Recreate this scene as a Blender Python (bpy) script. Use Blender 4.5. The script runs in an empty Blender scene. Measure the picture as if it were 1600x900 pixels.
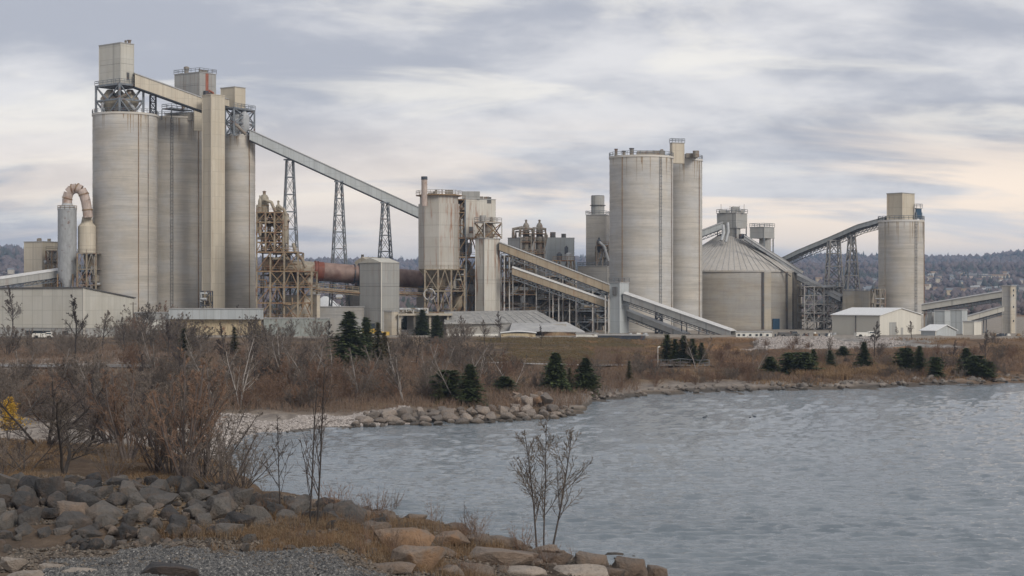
import bpy, bmesh, math, random
import numpy as np
from mathutils import Vector, Matrix, noise
random.seed(7); np.random.seed(7)
S = bpy.context.scene
COL = S.collection
R = math.radians
# ------------------------------------------------------------------ camera
F = 2667.0; H = 14.5; HY = 460.0           # focal length in photo pixels, eye height, horizon row
cd = bpy.data.cameras.new('camera'); cam = bpy.data.objects.new('camera', cd); COL.objects.link(cam)
cd.sensor_width = 36; cd.lens = F / 1600 * 36; cd.clip_start = 0.5; cd.clip_end = 30000
cd.shift_y = (HY - 450) / 1600
cam.location = (0, 0, H); cam.rotation_euler = (R(90), 0, 0)
S.camera = cam
# ------------------------------------------------------------------ world, sun, exposure
SUN_EL, SUN_AZ = R(32), R(142)              # azimuth clockwise from the view direction (+Y): right, a little behind the camera
W = bpy.data.worlds.new('World'); S.world = W; W.use_nodes = True
def sky():
    nt = W.node_tree; N = nt.nodes; L = nt.links; N.clear()
    def nd(t, **k):
        n = N.new(t)
        for a, b in k.items(): setattr(n, a, b)
        return n
    def val(sock, v):
        if hasattr(v, 'is_output') or isinstance(v, bpy.types.NodeSocket): L.new(v, sock)
        else: sock.default_value = v
    def m(op, a, b=0.0, clamp=False):
        n = nd('ShaderNodeMath', operation=op, use_clamp=clamp); val(n.inputs[0], a); val(n.inputs[1], b); return n.outputs[0]
    def mix(f, a, b):
        n = nd('ShaderNodeMix', data_type='RGBA'); val(n.inputs[0], f)
        for i, v in ((6, a), (7, b)):
            if isinstance(v, tuple): n.inputs[i].default_value = (*v, 1)
            else: L.new(v, n.inputs[i])
        return n.outputs[2]
    def ramp(f, a, b):
        n = nd('ShaderNodeMapRange', interpolation_type='SMOOTHSTEP'); L.new(f, n.inputs[0]); n.inputs[1].default_value = a; n.inputs[2].default_value = b
        return n.outputs[0]
    tc = nd('ShaderNodeTexCoord'); sp = nd('ShaderNodeSeparateXYZ'); L.new(tc.outputs['Generated'], sp.inputs[0])
    x, y, z = sp.outputs
    zc = m('MAXIMUM', z, 0.0)
    den = m('ADD', zc, 0.27)
    u, v = m('DIVIDE', x, den), m('DIVIDE', y, den)
    def cloud(su, sv, off, scale, detail, rough, dist):
        c = nd('ShaderNodeCombineXYZ'); L.new(m('MULTIPLY', u, su), c.inputs[0]); L.new(m('MULTIPLY', v, sv), c.inputs[1]); c.inputs[2].default_value = off
        n = nd('ShaderNodeTexNoise'); L.new(c.outputs[0], n.inputs['Vector'])
        n.inputs['Scale'].default_value = scale; n.inputs['Detail'].default_value = detail; n.inputs['Roughness'].default_value = rough; n.inputs['Distortion'].default_value = dist
        return n.outputs['Fac']
    big = cloud(0.7, 1.2, 5.6, 1.9, 5, 0.5, 0.3)
    mid = cloud(0.9, 1.1, 9.1, 4.6, 7, 0.55, 0.35)
    fine = cloud(1.0, 1.2, 2.2, 13.0, 6, 0.6, 0.3)
    f = m('ADD', m('ADD', m('MULTIPLY', big, 0.60), m('MULTIPLY', mid, 0.29)), m('MULTIPLY', fine, 0.11))
    lit = ramp(f, 0.42, 0.60)
    dark = (0.44, 0.455, 0.515); light = (0.79, 0.775, 0.78)
    c = mix(lit, dark, light)
    # bright rims and the warm gaps low over the horizon
    rim = ramp(cloud(0.7, 1.3, 17.7, 3.4, 6, 0.55, 0.4), 0.50, 0.66)
    c = mix(m('MULTIPLY', rim, 0.6), c, (1.0, 0.95, 0.86))
    low = m('MULTIPLY', ramp(z, 0.010, 0.035), m('SUBTRACT', 1.0, ramp(z, 0.055, 0.115)))
    side = m('ADD', m('MULTIPLY', ramp(x, -0.15, 0.3), 0.5), 0.5)
    warm = m('MULTIPLY', m('MULTIPLY', low, side), ramp(cloud(0.6, 1.6, 31.0, 2.6, 6, 0.55, 0.4), 0.36, 0.53))
    c = mix(m('MULTIPLY', warm, 1.0), c, (1.2, 1.0, 0.80))
    hz = m('SUBTRACT', 1.0, ramp(z, 0.0, 0.045))
    c = mix(m('MULTIPLY', hz, 0.55), c, (0.80, 0.76, 0.76))
    sk = nd('ShaderNodeTexSky', sky_type='NISHITA'); sk.sun_disc = False; sk.sun_elevation = SUN_EL; sk.sun_rotation = SUN_AZ
    sk.air_density = 1.0; sk.dust_density = 2.0
    sc = nd('ShaderNodeVectorMath', operation='SCALE'); L.new(c, sc.inputs[0]); sc.inputs['Scale'].default_value = 10.0
    mx = mix(0.93, sk.outputs[0], sc.outputs[0])
    bg = nd('ShaderNodeBackground'); bg.inputs['Strength'].default_value = 0.1; L.new(mx, bg.inputs[0])
    out = nd('ShaderNodeOutputWorld'); L.new(bg.outputs[0], out.inputs[0])
sky()
sd = bpy.data.lights.new('sun', 'SUN'); sd.energy = 2.1; sd.angle = R(20); sd.color = (1.0, 0.93, 0.84)
sun = bpy.data.objects.new('sun', sd); COL.objects.link(sun)
sun.rotation_euler = (math.pi / 2 - SUN_EL, 0, math.pi - SUN_AZ)
S.view_settings.view_transform = 'Standard'; S.view_settings.look = 'None'; S.view_settings.exposure = 0.13; S.view_settings.gamma = 1.0
S.view_settings.use_curve_mapping = False
S.render.engine = 'CYCLES'
S.cycles.max_bounces = 5; S.cycles.diffuse_bounces = 2; S.cycles.glossy_bounces = 2; S.cycles.volume_bounces = 0
S.cycles.use_denoising = True

# ------------------------------------------------------------------ helpers
def P(px, py, Y): return Vector(((px - 800) / F * Y, Y, H - (py - HY) / F * Y))
def PX(x, y): return x / y * F + 800

def fnode(nt):
    class A: pass
    a = A(); N = nt.nodes; L = nt.links
    def put(sock, v):
        if isinstance(v, bpy.types.NodeSocket): L.new(v, sock)
        elif isinstance(v, tuple) and len(v) == 3 and sock.type == 'RGBA': sock.default_value = (*v, 1)
        else: sock.default_value = v
    def noise_(vec, scale, detail=4, rough=0.55, dist=0.0):
        n = N.new('ShaderNodeTexNoise'); L.new(vec, n.inputs['Vector']); n.inputs['Scale'].default_value = scale
        n.inputs['Detail'].default_value = detail; n.inputs['Roughness'].default_value = rough; n.inputs['Distortion'].default_value = dist
        return n.outputs['Fac']
    def vscale(vec, s):
        n = N.new('ShaderNodeVectorMath'); n.operation = 'MULTIPLY'; L.new(vec, n.inputs[0]); n.inputs[1].default_value = s; return n.outputs[0]
    def rng(v, a_, b_, c_=0.0, d_=1.0):
        n = N.new('ShaderNodeMapRange'); L.new(v, n.inputs[0])
        for i, q in enumerate((a_, b_, c_, d_)): n.inputs[i + 1].default_value = q
        return n.outputs[0]
    def mix(f, x, y, blend='MIX'):
        n = N.new('ShaderNodeMix'); n.data_type = 'RGBA'; n.blend_type = blend; put(n.inputs[0], f); put(n.inputs[6], x); put(n.inputs[7], y); return n.outputs[2]
    def math_(op, x, y=0.0):
        n = N.new('ShaderNodeMath'); n.operation = op; put(n.inputs[0], x); put(n.inputs[1], y); return n.outputs[0]
    a.noise, a.vscale, a.rng, a.mix, a.math, a.put, a.N, a.L = noise_, vscale, rng, mix, math_, put, N, L
    return a
def newmat(name, rough=0.85, metal=0.0, spec=0.3):
    m = bpy.data.materials.new(name); m.use_nodes = True
    a = fnode(m.node_tree); b = m.node_tree.nodes['Principled BSDF']
    b.inputs['Roughness'].default_value = rough; b.inputs['Metallic'].default_value = metal; b.inputs['Specular IOR Level'].default_value = spec
    g = a.N.new('ShaderNodeNewGeometry'); a.pos = g.outputs['Position']; a.b = b
    t = a.N.new('ShaderNodeTexCoord'); a.obj = t.outputs['Object']
    oi = a.N.new('ShaderNodeObjectInfo'); a.rnd = oi.outputs['Random']
    return m, a
def bump(a, h, strength=0.3, dist=0.1):
    n = a.N.new('ShaderNodeBump'); a.L.new(h, n.inputs['Height']); n.inputs['Strength'].default_value = strength; n.inputs['Distance'].default_value = dist
    a.L.new(n.outputs[0], a.b.inputs['Normal'])
def concrete(name, col, dark=0.55, streak=0.5, warm=(1.0, 0.95, 0.87), bandz=0.55):
    m, a = newmat(name, 0.9)
    band = a.noise(a.vscale(a.pos, (0.035, 0.035, bandz)), 1.0, 6, 0.75, 0.4)
    band2 = a.noise(a.vscale(a.pos, (0.10, 0.10, 0.16)), 1.0, 5, 0.65)
    vs = a.noise(a.vscale(a.pos, (0.8, 0.8, 0.035)), 1.0, 5, 0.7); vm = a.noise(a.pos, 0.09, 4)
    sp = a.noise(a.pos, 0.45, 6, 0.7)
    ring = a.noise(a.vscale(a.pos, (0.10, 0.10, 3.4)), 1.0, 4, 0.65)
    gy = sum(col)/3
    c = a.mix(a.rng(band, 0.38, 0.58), tuple(x * (1 - 0.5 * dark) for x in col), col)
    c = a.mix(a.rng(band2, 0.35, 0.65, 0, 0.8), c, a.mix(1.0, c, warm, 'MULTIPLY'))
    c = a.mix(a.rng(band2, 0.52, 0.38, 0, 0.55), c, (gy*.92, gy*.93, gy*.93))
    c = a.mix(a.math('MULTIPLY', a.rng(vs, 0.54, 0.70), a.rng(vm, .42, .62, 0, 0.6 * streak)), c, tuple(x * 0.48 for x in col))
    c = a.mix(a.math('MULTIPLY', a.rng(vs, 0.44, 0.30), 0.3 * streak), c, tuple(min(1, x * 1.3) for x in col))
    c = a.mix(a.rng(sp, 0.45, 0.75, 0.0, 0.4), c, tuple(x * 0.66 for x in col))
    c = a.mix(a.rng(ring, 0.53, 0.64, 0.0, 0.45), c, tuple(x * 0.6 for x in col))
    a.L.new(c, a.b.inputs['Base Color']); bump(a, a.math('ADD', band, sp), 0.3, 0.08)
    return m
def cladding(name, col, rust=0.0, pw=1.6, ph=3.4, rough=0.6, dirt=0.4):
    m, a = newmat(name, rough)
    s = a.N.new('ShaderNodeSeparateXYZ'); a.L.new(a.obj, s.inputs[0])
    c = a.N.new('ShaderNodeCombineXYZ'); a.L.new(a.math('ADD', s.outputs[0], s.outputs[1]), c.inputs[0]); a.L.new(s.outputs[2], c.inputs[1])
    br = a.N.new('ShaderNodeTexBrick'); a.L.new(c.outputs[0], br.inputs['Vector']); br.offset = 0.0
    br.inputs['Scale'].default_value = 1.0; br.inputs['Brick Width'].default_value = pw; br.inputs['Row Height'].default_value = ph
    br.inputs['Mortar Size'].default_value = 0.05; br.inputs['Color1'].default_value = (*[x * 0.94 for x in col], 1); br.inputs['Color2'].default_value = (*[min(1, x * 1.05) for x in col], 1)
    br.inputs['Mortar'].default_value = (*[x * 0.72 for x in col], 1)
    vs = a.noise(a.vscale(a.pos, (0.7, 0.7, 0.05)), 1.0, 5, 0.65)
    sp = a.noise(a.pos, 0.22, 6, 0.65)
    k = a.mix(a.rng(vs, 0.45, 0.75, 0.0, dirt), br.outputs['Color'], tuple(x * 0.55 for x in col))
    k = a.mix(a.rng(sp, 0.4, 0.75, 0.0, dirt * 0.7), k, (col[0] * 0.75, col[1] * 0.68, col[2] * 0.56))
    if rust:
        r1 = a.noise(a.vscale(a.pos, (1.5, 1.5, 0.09)), 1.0, 4, 0.7)
        r2 = a.noise(a.pos, 0.12, 3)
        k = a.mix(a.math('MULTIPLY', a.math('MULTIPLY', a.rng(r1, 0.51, 0.66), a.rng(r2, 0.36, 0.56)), rust), k, (0.23, 0.10, 0.045))
    a.L.new(k, a.b.inputs['Base Color']); bump(a, br.outputs['Fac'], -0.2, 0.05)
    return m
def paint(name, col, rust=0.0, rustcol=(0.16, 0.08, 0.045), rough=0.6, scale=0.8, var=0.3):
    m, a = newmat(name, rough)
    sp = a.noise(a.pos, scale, 5, 0.65); s2 = a.noise(a.vscale(a.pos, (1, 1, 0.3)), scale * 2.5, 4, 0.6)
    c = a.mix(a.rng(s2, 0.3, 0.7), tuple(x * (1 - var) for x in col), tuple(min(1, x * (1 + var * 0.6)) for x in col))
    if rust: c = a.mix(a.rng(sp, 0.62 - 0.3 * rust, 0.75 - 0.25 * rust, 0, 0.9), c, rustcol)
    a.L.new(c, a.b.inputs['Base Color']); bump(a, s2, 0.15, 0.03)
    return m
def rockmat(name, base, alt, ochre=0.0, wet=False):
    m, a = newmat(name, 0.8)
    n1 = a.noise(a.obj, 1.6, 8, 0.75); n2 = a.noise(a.obj, 6, 6, 0.75); n3 = a.noise(a.obj, 0.9, 5, .6)
    c = a.mix(a.rng(a.rnd, 0, 1), base, alt)
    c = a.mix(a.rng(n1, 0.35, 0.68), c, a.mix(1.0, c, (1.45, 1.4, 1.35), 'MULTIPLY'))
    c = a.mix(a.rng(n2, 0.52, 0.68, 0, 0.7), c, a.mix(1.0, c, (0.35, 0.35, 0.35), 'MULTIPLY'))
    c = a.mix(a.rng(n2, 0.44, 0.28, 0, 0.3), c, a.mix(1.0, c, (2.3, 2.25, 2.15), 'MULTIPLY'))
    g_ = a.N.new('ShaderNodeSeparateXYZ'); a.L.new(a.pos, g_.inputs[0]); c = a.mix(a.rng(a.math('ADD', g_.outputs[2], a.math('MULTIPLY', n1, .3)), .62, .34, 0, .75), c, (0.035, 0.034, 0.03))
    if ochre: c = a.mix(a.math('MULTIPLY', a.rng(n3, 0.46, 0.58), ochre), c, (0.25, 0.145, 0.075))
    a.L.new(c, a.b.inputs['Base Color']); bump(a, a.math('ADD', a.math('MULTIPLY', n1, 1.2), n2), 1.0, 0.14)
    return m
def bark(name, col, var=0.35):
    m, a = newmat(name, 0.9)
    n = a.noise(a.pos, 1.7, 4, 0.6)
    c = a.mix(a.rng(a.rnd, 0, 1), tuple(x * (1 - var) for x in col), tuple(min(1, x * (1 + var)) for x in col))
    c = a.mix(a.rng(n, 0.3, 0.7), a.mix(1.0, c, (0.65, 0.65, 0.68), 'MULTIPLY'), c)
    a.L.new(c, a.b.inputs['Base Color']); return m

M = {}
M['silo'] = concrete('silo_concrete', (0.54, 0.52, 0.485), 0.42, 0.22)
M['runstain'] = paint('run_stain', (0.33, 0.27, 0.20), 0.3, (0.24, 0.15, 0.09), rough=.9, scale=1.2)
M['silo2'] = concrete('silo_concrete_pale', (0.58, 0.567, 0.54), 0.45, 0.2)
M['dome_wall'] = concrete('dome_concrete', (0.42, 0.395, 0.355), 0.4, 0.6)
M['conc'] = concrete('plain_concrete', (0.47, 0.43, 0.36), 0.4, 1.0, bandz=0.2)
M['conc_grey'] = concrete('grey_concrete', (0.36, 0.35, 0.33), 0.4, 0.8, bandz=0.2)
M['roofrib'] = cladding('dome_roof', (0.42, 0.40, 0.37), 0, 400, 400, 0.55, 0.45)
M['clad'] = cladding('grey_cladding', (0.47, 0.46, 0.415))
M['clad_buff'] = cladding('buff_cladding', (0.50, 0.455, 0.37), 0.2)
M['clad_grey'] = cladding('dark_grey_cladding', (0.33, 0.335, 0.325), 0.25)
M['clad_rust'] = cladding('rust_streaked_cladding', (0.52, 0.505, 0.46), 0.9, 2.0, 4.5)
M['clad_bin'] = cladding('rust_streaked_bin', (0.42, 0.405, 0.37), 1.0, 3.0, 6.5)
M['clad_pale'] = cladding('pale_cladding', (0.58, 0.56, 0.50), 0.0, 2.4, 9.0, 0.6, 0.2)
M['clad_tan'] = cladding('tan_cladding', (0.33, 0.275, 0.20), 0.4, 1.8, 5.0)
M['clad_blue'] = cladding('blue_grey_cladding', (0.40, 0.43, 0.44), 0.1)
M['roof_white'] = paint('white_roof', (0.62, 0.63, 0.63), 0, var=0.1)
M['roof_grey'] = paint('grey_roof', (0.33, 0.33, 0.325), 0, var=0.2, scale=0.3)
M['roof_pale'] = paint('pale_roof', (0.50, 0.50, 0.49), 0, var=0.15, scale=0.4)
M['trim'] = paint('dark_trim', (0.10, 0.10, 0.10), 0.2)
M['steel'] = paint('blue_grey_steel', (0.17, 0.19, 0.21), 0.25)
M['steel_dark'] = paint('dark_steel', (0.055, 0.065, 0.08), 0.3)
M['steel_tan'] = paint('dusty_tan_steel', (0.26, 0.22, 0.16), 0.35)
M['steel_pale'] = paint('pale_grey_steel', (0.40, 0.39, 0.37), 0.25)
M['steel_brown'] = paint('brown_steel', (0.24, 0.17, 0.10), 0.5)
M['vessel'] = paint('dusty_vessel', (0.29, 0.26, 0.205), 0.35, scale=.4)
M['galv'] = paint('galvanised_metal', (0.36, 0.375, 0.385), 0.1, var=0.2, rough=0.45)
M['duct'] = paint('dusty_pink_duct', (0.40, 0.33, 0.29), 0.3, (0.30, 0.20, 0.15))
M['kiln_red'] = paint('red_oxide_kiln', (0.17, 0.055, 0.035), 0.2, (0.10, 0.04, 0.03))
M['kiln'] = paint('heat_stained_kiln', (0.235, 0.165, 0.14), 0.45, (0.12, 0.065, 0.055), scale=0.25)
M['rustpipe'] = paint('orange_red_pipe', (0.30, 0.11, 0.07), 0.2)
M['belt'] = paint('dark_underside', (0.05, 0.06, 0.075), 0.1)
M['blue_door'] = paint('dark_blue_door', (0.03, 0.07, 0.12), 0)
M['glass'] = paint('dark_window', (0.04, 0.05, 0.06), 0, rough=0.15)
M['green_grey'] = paint('green_grey_container', (0.27, 0.29, 0.27), 0.15)
M['white'] = paint('off_white_paint', (0.66, 0.65, 0.60), 0.15, var=0.12)
M['yellow'] = paint('yellow_paint', (0.55, 0.36, 0.08), 0.2)
M['tyre'] = paint('black_rubber', (0.02, 0.02, 0.02), 0)
M['tarp'] = paint('grey_fabric_roof', (0.29, 0.285, 0.27), 0, var=0.45, scale=0.3)
M['tan_wall'] = paint('tan_wall', (0.46, 0.38, 0.25), 0.25)
M['jumble'] = paint('grey_brown_pipework', (0.22, 0.20, 0.17), 0.35)
M['post'] = paint('weathered_post', (0.12, 0.10, 0.085), 0)
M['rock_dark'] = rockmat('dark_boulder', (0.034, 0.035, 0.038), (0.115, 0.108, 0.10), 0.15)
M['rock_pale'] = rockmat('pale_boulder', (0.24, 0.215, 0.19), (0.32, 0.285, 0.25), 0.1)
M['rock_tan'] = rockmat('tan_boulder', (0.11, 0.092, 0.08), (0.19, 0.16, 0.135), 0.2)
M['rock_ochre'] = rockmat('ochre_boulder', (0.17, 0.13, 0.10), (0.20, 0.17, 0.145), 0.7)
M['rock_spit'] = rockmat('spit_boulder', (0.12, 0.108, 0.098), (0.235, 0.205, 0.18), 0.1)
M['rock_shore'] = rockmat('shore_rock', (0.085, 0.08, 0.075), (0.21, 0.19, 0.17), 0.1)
M['bark_dark'] = bark('dark_bark', (0.055, 0.047, 0.042))
M['bark_grey'] = bark('grey_bark', (0.11, 0.09, 0.08))
M['bark_birch'] = bark('pale_birch_bark', (0.27, 0.245, 0.22), 0.2)
M['twig_grey'] = bark('grey_twigs', (0.155, 0.128, 0.104))
M['twig_brown'] = bark('brown_twigs', (0.18, 0.115, 0.078))
M['twig_dark'] = bark('dark_twigs', (0.09, 0.073, 0.065))
def leafmat(name, c1, c2):
    m, a = newmat(name, 0.75)
    n = a.noise(a.obj, 3.2, 4, .7)
    c = a.mix(a.rng(n, 0.38, 0.62), c1, c2); c = a.mix(a.rng(a.rnd, 0, 1, 0, 0.5), c, a.mix(1.0, c, (0.6, 0.62, 0.6), 'MULTIPLY'))
    a.L.new(c, a.b.inputs['Base Color']); return m
M['needles'] = leafmat('spruce_needles', (0.028, 0.046, 0.018), (0.12, 0.15, 0.055))
M['needles_olive'] = leafmat('juniper_needles', (0.07, 0.075, 0.03), (0.12, 0.11, 0.045))
M['needles_brown'] = leafmat('browned_needles', (0.11, 0.085, 0.04), (0.16, 0.12, 0.05))
M['yellow_leaf'] = leafmat('yellow_leaves', (0.36, 0.21, 0.03), (0.48, 0.31, 0.05))

class MB:
    def __init__(s): s.v = []; s.f = []
    def box(s, x0, y0, z0, x1, y1, z1):
        b = len(s.v); s.v += [(x0, y0, z0), (x1, y0, z0), (x1, y1, z0), (x0, y1, z0), (x0, y0, z1), (x1, y0, z1), (x1, y1, z1), (x0, y1, z1)]
        s.f += [(b, b+3, b+2, b+1), (b+4, b+5, b+6, b+7), (b, b+1, b+5, b+4), (b+1, b+2, b+6, b+5), (b+2, b+3, b+7, b+6), (b+3, b, b+4, b+7)]
    def tube(s, pts, rads, n=4, cap=False):
        b0 = len(s.v); k = len(pts)
        d = Vector(pts[1]) - Vector(pts[0]); up = Vector((0, 0, 1)) if abs(d.normalized().z) < 0.9 else Vector((1, 0, 0))
        for i in range(k):
            p = Vector(pts[i]); d = (Vector(pts[min(i+1, k-1)]) - Vector(pts[max(i-1, 0)])).normalized()
            a = d.cross(up)
            if a.length < 1e-5: a = d.cross(Vector((0.3, 0.8, 0.1)))
            a.normalize(); c = d.cross(a); r = rads[i] if hasattr(rads, '__len__') else rads
            for j in range(n):
                t = 2 * math.pi * j / n; s.v.append(tuple(p + (a * math.cos(t) + c * math.sin(t)) * r))
        for i in range(k - 1):
            for j in range(n):
                a0 = b0 + i*n + j; a1 = b0 + i*n + (j+1) % n; s.f.append((a0, a1, a1 + n, a0 + n))
        if cap: s.f.append(tuple(b0 + j for j in range(n))[::-1]); s.f.append(tuple(b0 + (k-1)*n + j for j in range(n)))
    def beam(s, p0, p1, w, h=None): 
        p0, p1 = Vector(p0), Vector(p1); s.tube([p0, p1], w * 0.7071, 4, True)
    def poly(s, vs, fs): b = len(s.v); s.v += [tuple(q) for q in vs]; s.f += [tuple(b + i for i in q) for q in fs]
    def mesh(s, name, mat, smooth=False, angle=None):
        me = bpy.data.meshes.new(name); me.from_pydata(s.v, [], s.f)
        if mat: me.materials.append(mat if not isinstance(mat, str) else M[mat])
        if smooth: me.polygons.foreach_set('use_smooth', [True] * len(me.polygons))
        if angle: me.set_sharp_from_angle(angle=angle)
        me.update(); return me
def link(o, parent=None):
    COL.objects.link(o)
    if parent is not None: o.parent = parent
    return o
def tag(o, label=None, cat=None, group=None, kind=None):
    if label: o['label'] = label
    if cat: o['category'] = cat
    if group: o['group'] = group
    if kind: o['kind'] = kind
    return o
UNIT = {}
def unit(mat):
    if mat not in UNIT:
        m = MB(); m.box(-.5, -.5, 0, .5, .5, 1); UNIT[mat] = m.mesh('beam', mat)
    return UNIT[mat]
class T:
    """a thing: an Empty at its base; parts are given in world coordinates and stored in its own frame"""
    def __init__(s, name, label, cat, loc, rotz=0.0, group=None):
        s.e = bpy.data.objects.new(name, None); s.e.empty_display_size = 1; COL.objects.link(s.e)
        s.e.location = loc; s.e.rotation_euler.z = rotz; tag(s.e, label, cat, group)
        s.m = Matrix.Translation(loc) @ Matrix.Rotation(rotz, 4, 'Z'); s.i = s.m.inverted()
    def w(s, p): return s.i @ Vector(p)
    def put(s, mb, name, mat, smooth=False, parent=None, angle=None, label=None, world=True, kind=None):
        if world: mb.v = [tuple(s.i @ Vector(q)) for q in mb.v]
        o = bpy.data.objects.new(name, mb.mesh(name, mat, smooth, angle)); link(o, parent or s.e)
        if label: o['label'] = label
        if kind: o['kind'] = kind
        return o
    def beam(s, p0, p1, w, mat, name='beam', d=None, parent=None):
        a, b = s.w(p0), s.w(p1); v = b - a; L = v.length
        if L < 1e-4: return
        o = bpy.data.objects.new(name, unit(mat)); link(o, parent or s.e)
        z = v / L; x = z.orthogonal() if abs(z.z) < 0.999 else Vector((1, 0, 0))
        if abs(z.z) < 0.999: x = Vector((0, 0, 1)).cross(z)
        x.normalize(); y = z.cross(x)
        m = Matrix((x, y, z)).transposed().to_4x4(); m = Matrix.Translation(a) @ m @ Matrix.Diagonal((w, d or w, L, 1))
        o.matrix_local = m; return o
    def cyl(s, c, r, z0, z1, mat, name='wall', n=48, r1=None, parent=None, label=None, levels=None, cap=True):
        mb = MB(); zs = levels or [(z0, r), (z1, r if r1 is None else r1)]; b = 0
        for z, rr in zs:
            for j in range(n): t = 2*math.pi*j/n; mb.v.append((c[0] + rr*math.cos(t), c[1] + rr*math.sin(t), z))
        for i in range(len(zs)-1):
            for j in range(n): mb.f.append((i*n+j, i*n+(j+1) % n, (i+1)*n+(j+1) % n, (i+1)*n+j))
        if cap: mb.f.append(tuple(range(n))[::-1]); mb.f.append(tuple((len(zs)-1)*n + j for j in range(n)))
        return s.put(mb, name, mat, n > 10, parent, R(35), label)
    def pipe(s, pts, r, mat, name='pipe', n=8, parent=None, smooth=True):
        mb = MB(); mb.tube([Vector(p) for p in pts], r, n, True); return s.put(mb, name, mat, smooth, parent, R(50))
def hull(pts_bottom, z1s):
    mb = MB(); n = len(pts_bottom); mb.v = [tuple(p) for p in pts_bottom] + [(p[0], p[1], z1s[i] if hasattr(z1s, '__len__') else z1s) for i, p in enumerate(pts_bottom)]
    mb.f = [tuple(range(n))[::-1], tuple(range(n, 2*n))] + [(i, (i+1) % n, n+(i+1) % n, n+i) for i in range(n)]
    return mb
def corner(pl, pc, pr, Y, t):
    """footprint of a box whose near corner shows at column pc; returns corners near, right, back, left and both axes"""
    t = R(t); ul, uc, ur = [(p - 800) / F for p in (pl, pc, pr)]; xc = uc * Y
    a = (xc - ul * Y) / (math.cos(t) + ul * math.sin(t)); b = (ur * Y - xc) / (math.sin(t) - ur * math.cos(t))
    n = Vector((xc, Y, 0)); dl = Vector((-math.cos(t), math.sin(t), 0)); dr = Vector((math.sin(t), math.cos(t), 0))
    return n, dl, dr, a, b
def zat(py, Y): return H - (py - HY) / F * Y
def cbox(th, pl, pc, pr, yt, yb, Y, t, mat, tiers=1, roof='roof_grey', trim=True, name='wall', bmax=99, zb=None, rail=False):
    """clad box with tiers split by recessed seams, roof sheet and corner trims"""
    n, dl, dr, a, b = corner(pl, pc, pr, Y, t); b = min(b, bmax)
    z1 = zat(yt, Y); z0 = zat(yb, Y) if zb is None else zb; g = 0.06
    for i in range(tiers):
        za = z0 + (z1 - z0) * i / tiers; zc = z0 + (z1 - z0) * (i + 1) / tiers - (g if i < tiers-1 else 0)
        q = [n, n + dr*b, n + dr*b + dl*a, n + dl*a]
        th.put(hull([(p.x, p.y, za) for p in q], zc), name if tiers == 1 else 'wall_panel', mat)
        if i < tiers - 1:
            ins = (dl + dr) * 0.08
            q2 = [n + ins, n + dr*(b-.08) + dl*.08, n + dr*(b-.08) + dl*(a-.08), n + dl*(a-.08) + dr*.08]
            th.put(hull([(p.x, p.y, zc) for p in q2], zc + g), 'seam', 'trim')
    o = 0.15
    q = [n - (dl+dr)*o, n + dr*(b+o) - dl*o, n + dr*(b+o) + dl*(a+o), n + dl*(a+o) - dr*o]
    th.put(hull([(p.x, p.y, z1) for p in q], z1 + 0.22), 'roof', roof)
    if trim:
        for c in (n, n + dr*b, n + dl*a): th.beam((c.x, c.y, z0), (c.x, c.y, z1), 0.16, 'trim' if trim == 2 else mat, 'corner_trim')
    if rail: railing(th, [Vector((p.x, p.y, z1+.2)) for p in q] + [Vector((q[0].x, q[0].y, z1+.2))], 1.1)
    return n, dl, dr, a, b, z0, z1
def railing(th, pts, h=1.1, mat='steel', sp=1.6, r=0.045, parent=None):
    mb = MB()
    for a, b in zip(pts[:-1], pts[1:]):
        L = (b-a).length; k = max(1, int(L / sp))
        for i in range(k+1):
            p = a.lerp(b, i/k); mb.beam(p, p + Vector((0, 0, h)), r*2)
        for hh in (h, h*.55): mb.beam(a + Vector((0, 0, hh)), b + Vector((0, 0, hh)), r*2)
    return th.put(mb, 'railing', mat, parent=parent)
def ringrail(th, c, r, z, h=1.1, n=28, mat='steel', a0=0, a1=2*math.pi):
    pts = [Vector((c[0]+r*math.cos(a0+(a1-a0)*i/n), c[1]+r*math.sin(a0+(a1-a0)*i/n), z)) for i in range(n+1)]
    railing(th, pts, h, mat, 3)
def lattice(th, b4, t4, nlev, lw=0.4, bw=0.2, lm='steel', bm=None, style='X', top=True):
    """four legs, girts and crossed braces, each member an object"""
    bm = bm or lm; b4 = [Vector(p) for p in b4]; t4 = [Vector(p) for p in t4]
    for a, b in zip(b4, t4): th.beam(a, b, lw, lm, 'leg')
    lv = [[a.lerp(b, i/nlev) for a, b in zip(b4, t4)] for i in range(nlev+1)]
    for i in range(nlev):
        lo, hi = lv[i], lv[i+1]
        for j in range(4):
            k = (j+1) % 4
            if style == 'X': th.beam(lo[j], hi[k], bw, bm, 'brace'); th.beam(lo[k], hi[j], bw, bm, 'brace')
            elif style == 'K':
                m = (hi[j] + hi[k]) / 2; th.beam(lo[j], m, bw, bm, 'brace'); th.beam(lo[k], m, bw, bm, 'brace')
            elif style == 'V':
                m = (lo[j] + lo[k]) / 2; th.beam(hi[j], m, bw, bm, 'brace'); th.beam(hi[k], m, bw, bm, 'brace')
            if i < nlev-1 or top: th.beam(hi[j], hi[k], lw*.8, lm, 'girt')
def rect4(cx, cy, w, d, z, rot=0.0):
    c, s = math.cos(rot), math.sin(rot)
    return [Vector((cx + x*c - y*s, cy + x*s + y*c, z)) for x, y in ((-w/2, -d/2), (w/2, -d/2), (w/2, d/2), (-w/2, d/2))]
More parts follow.
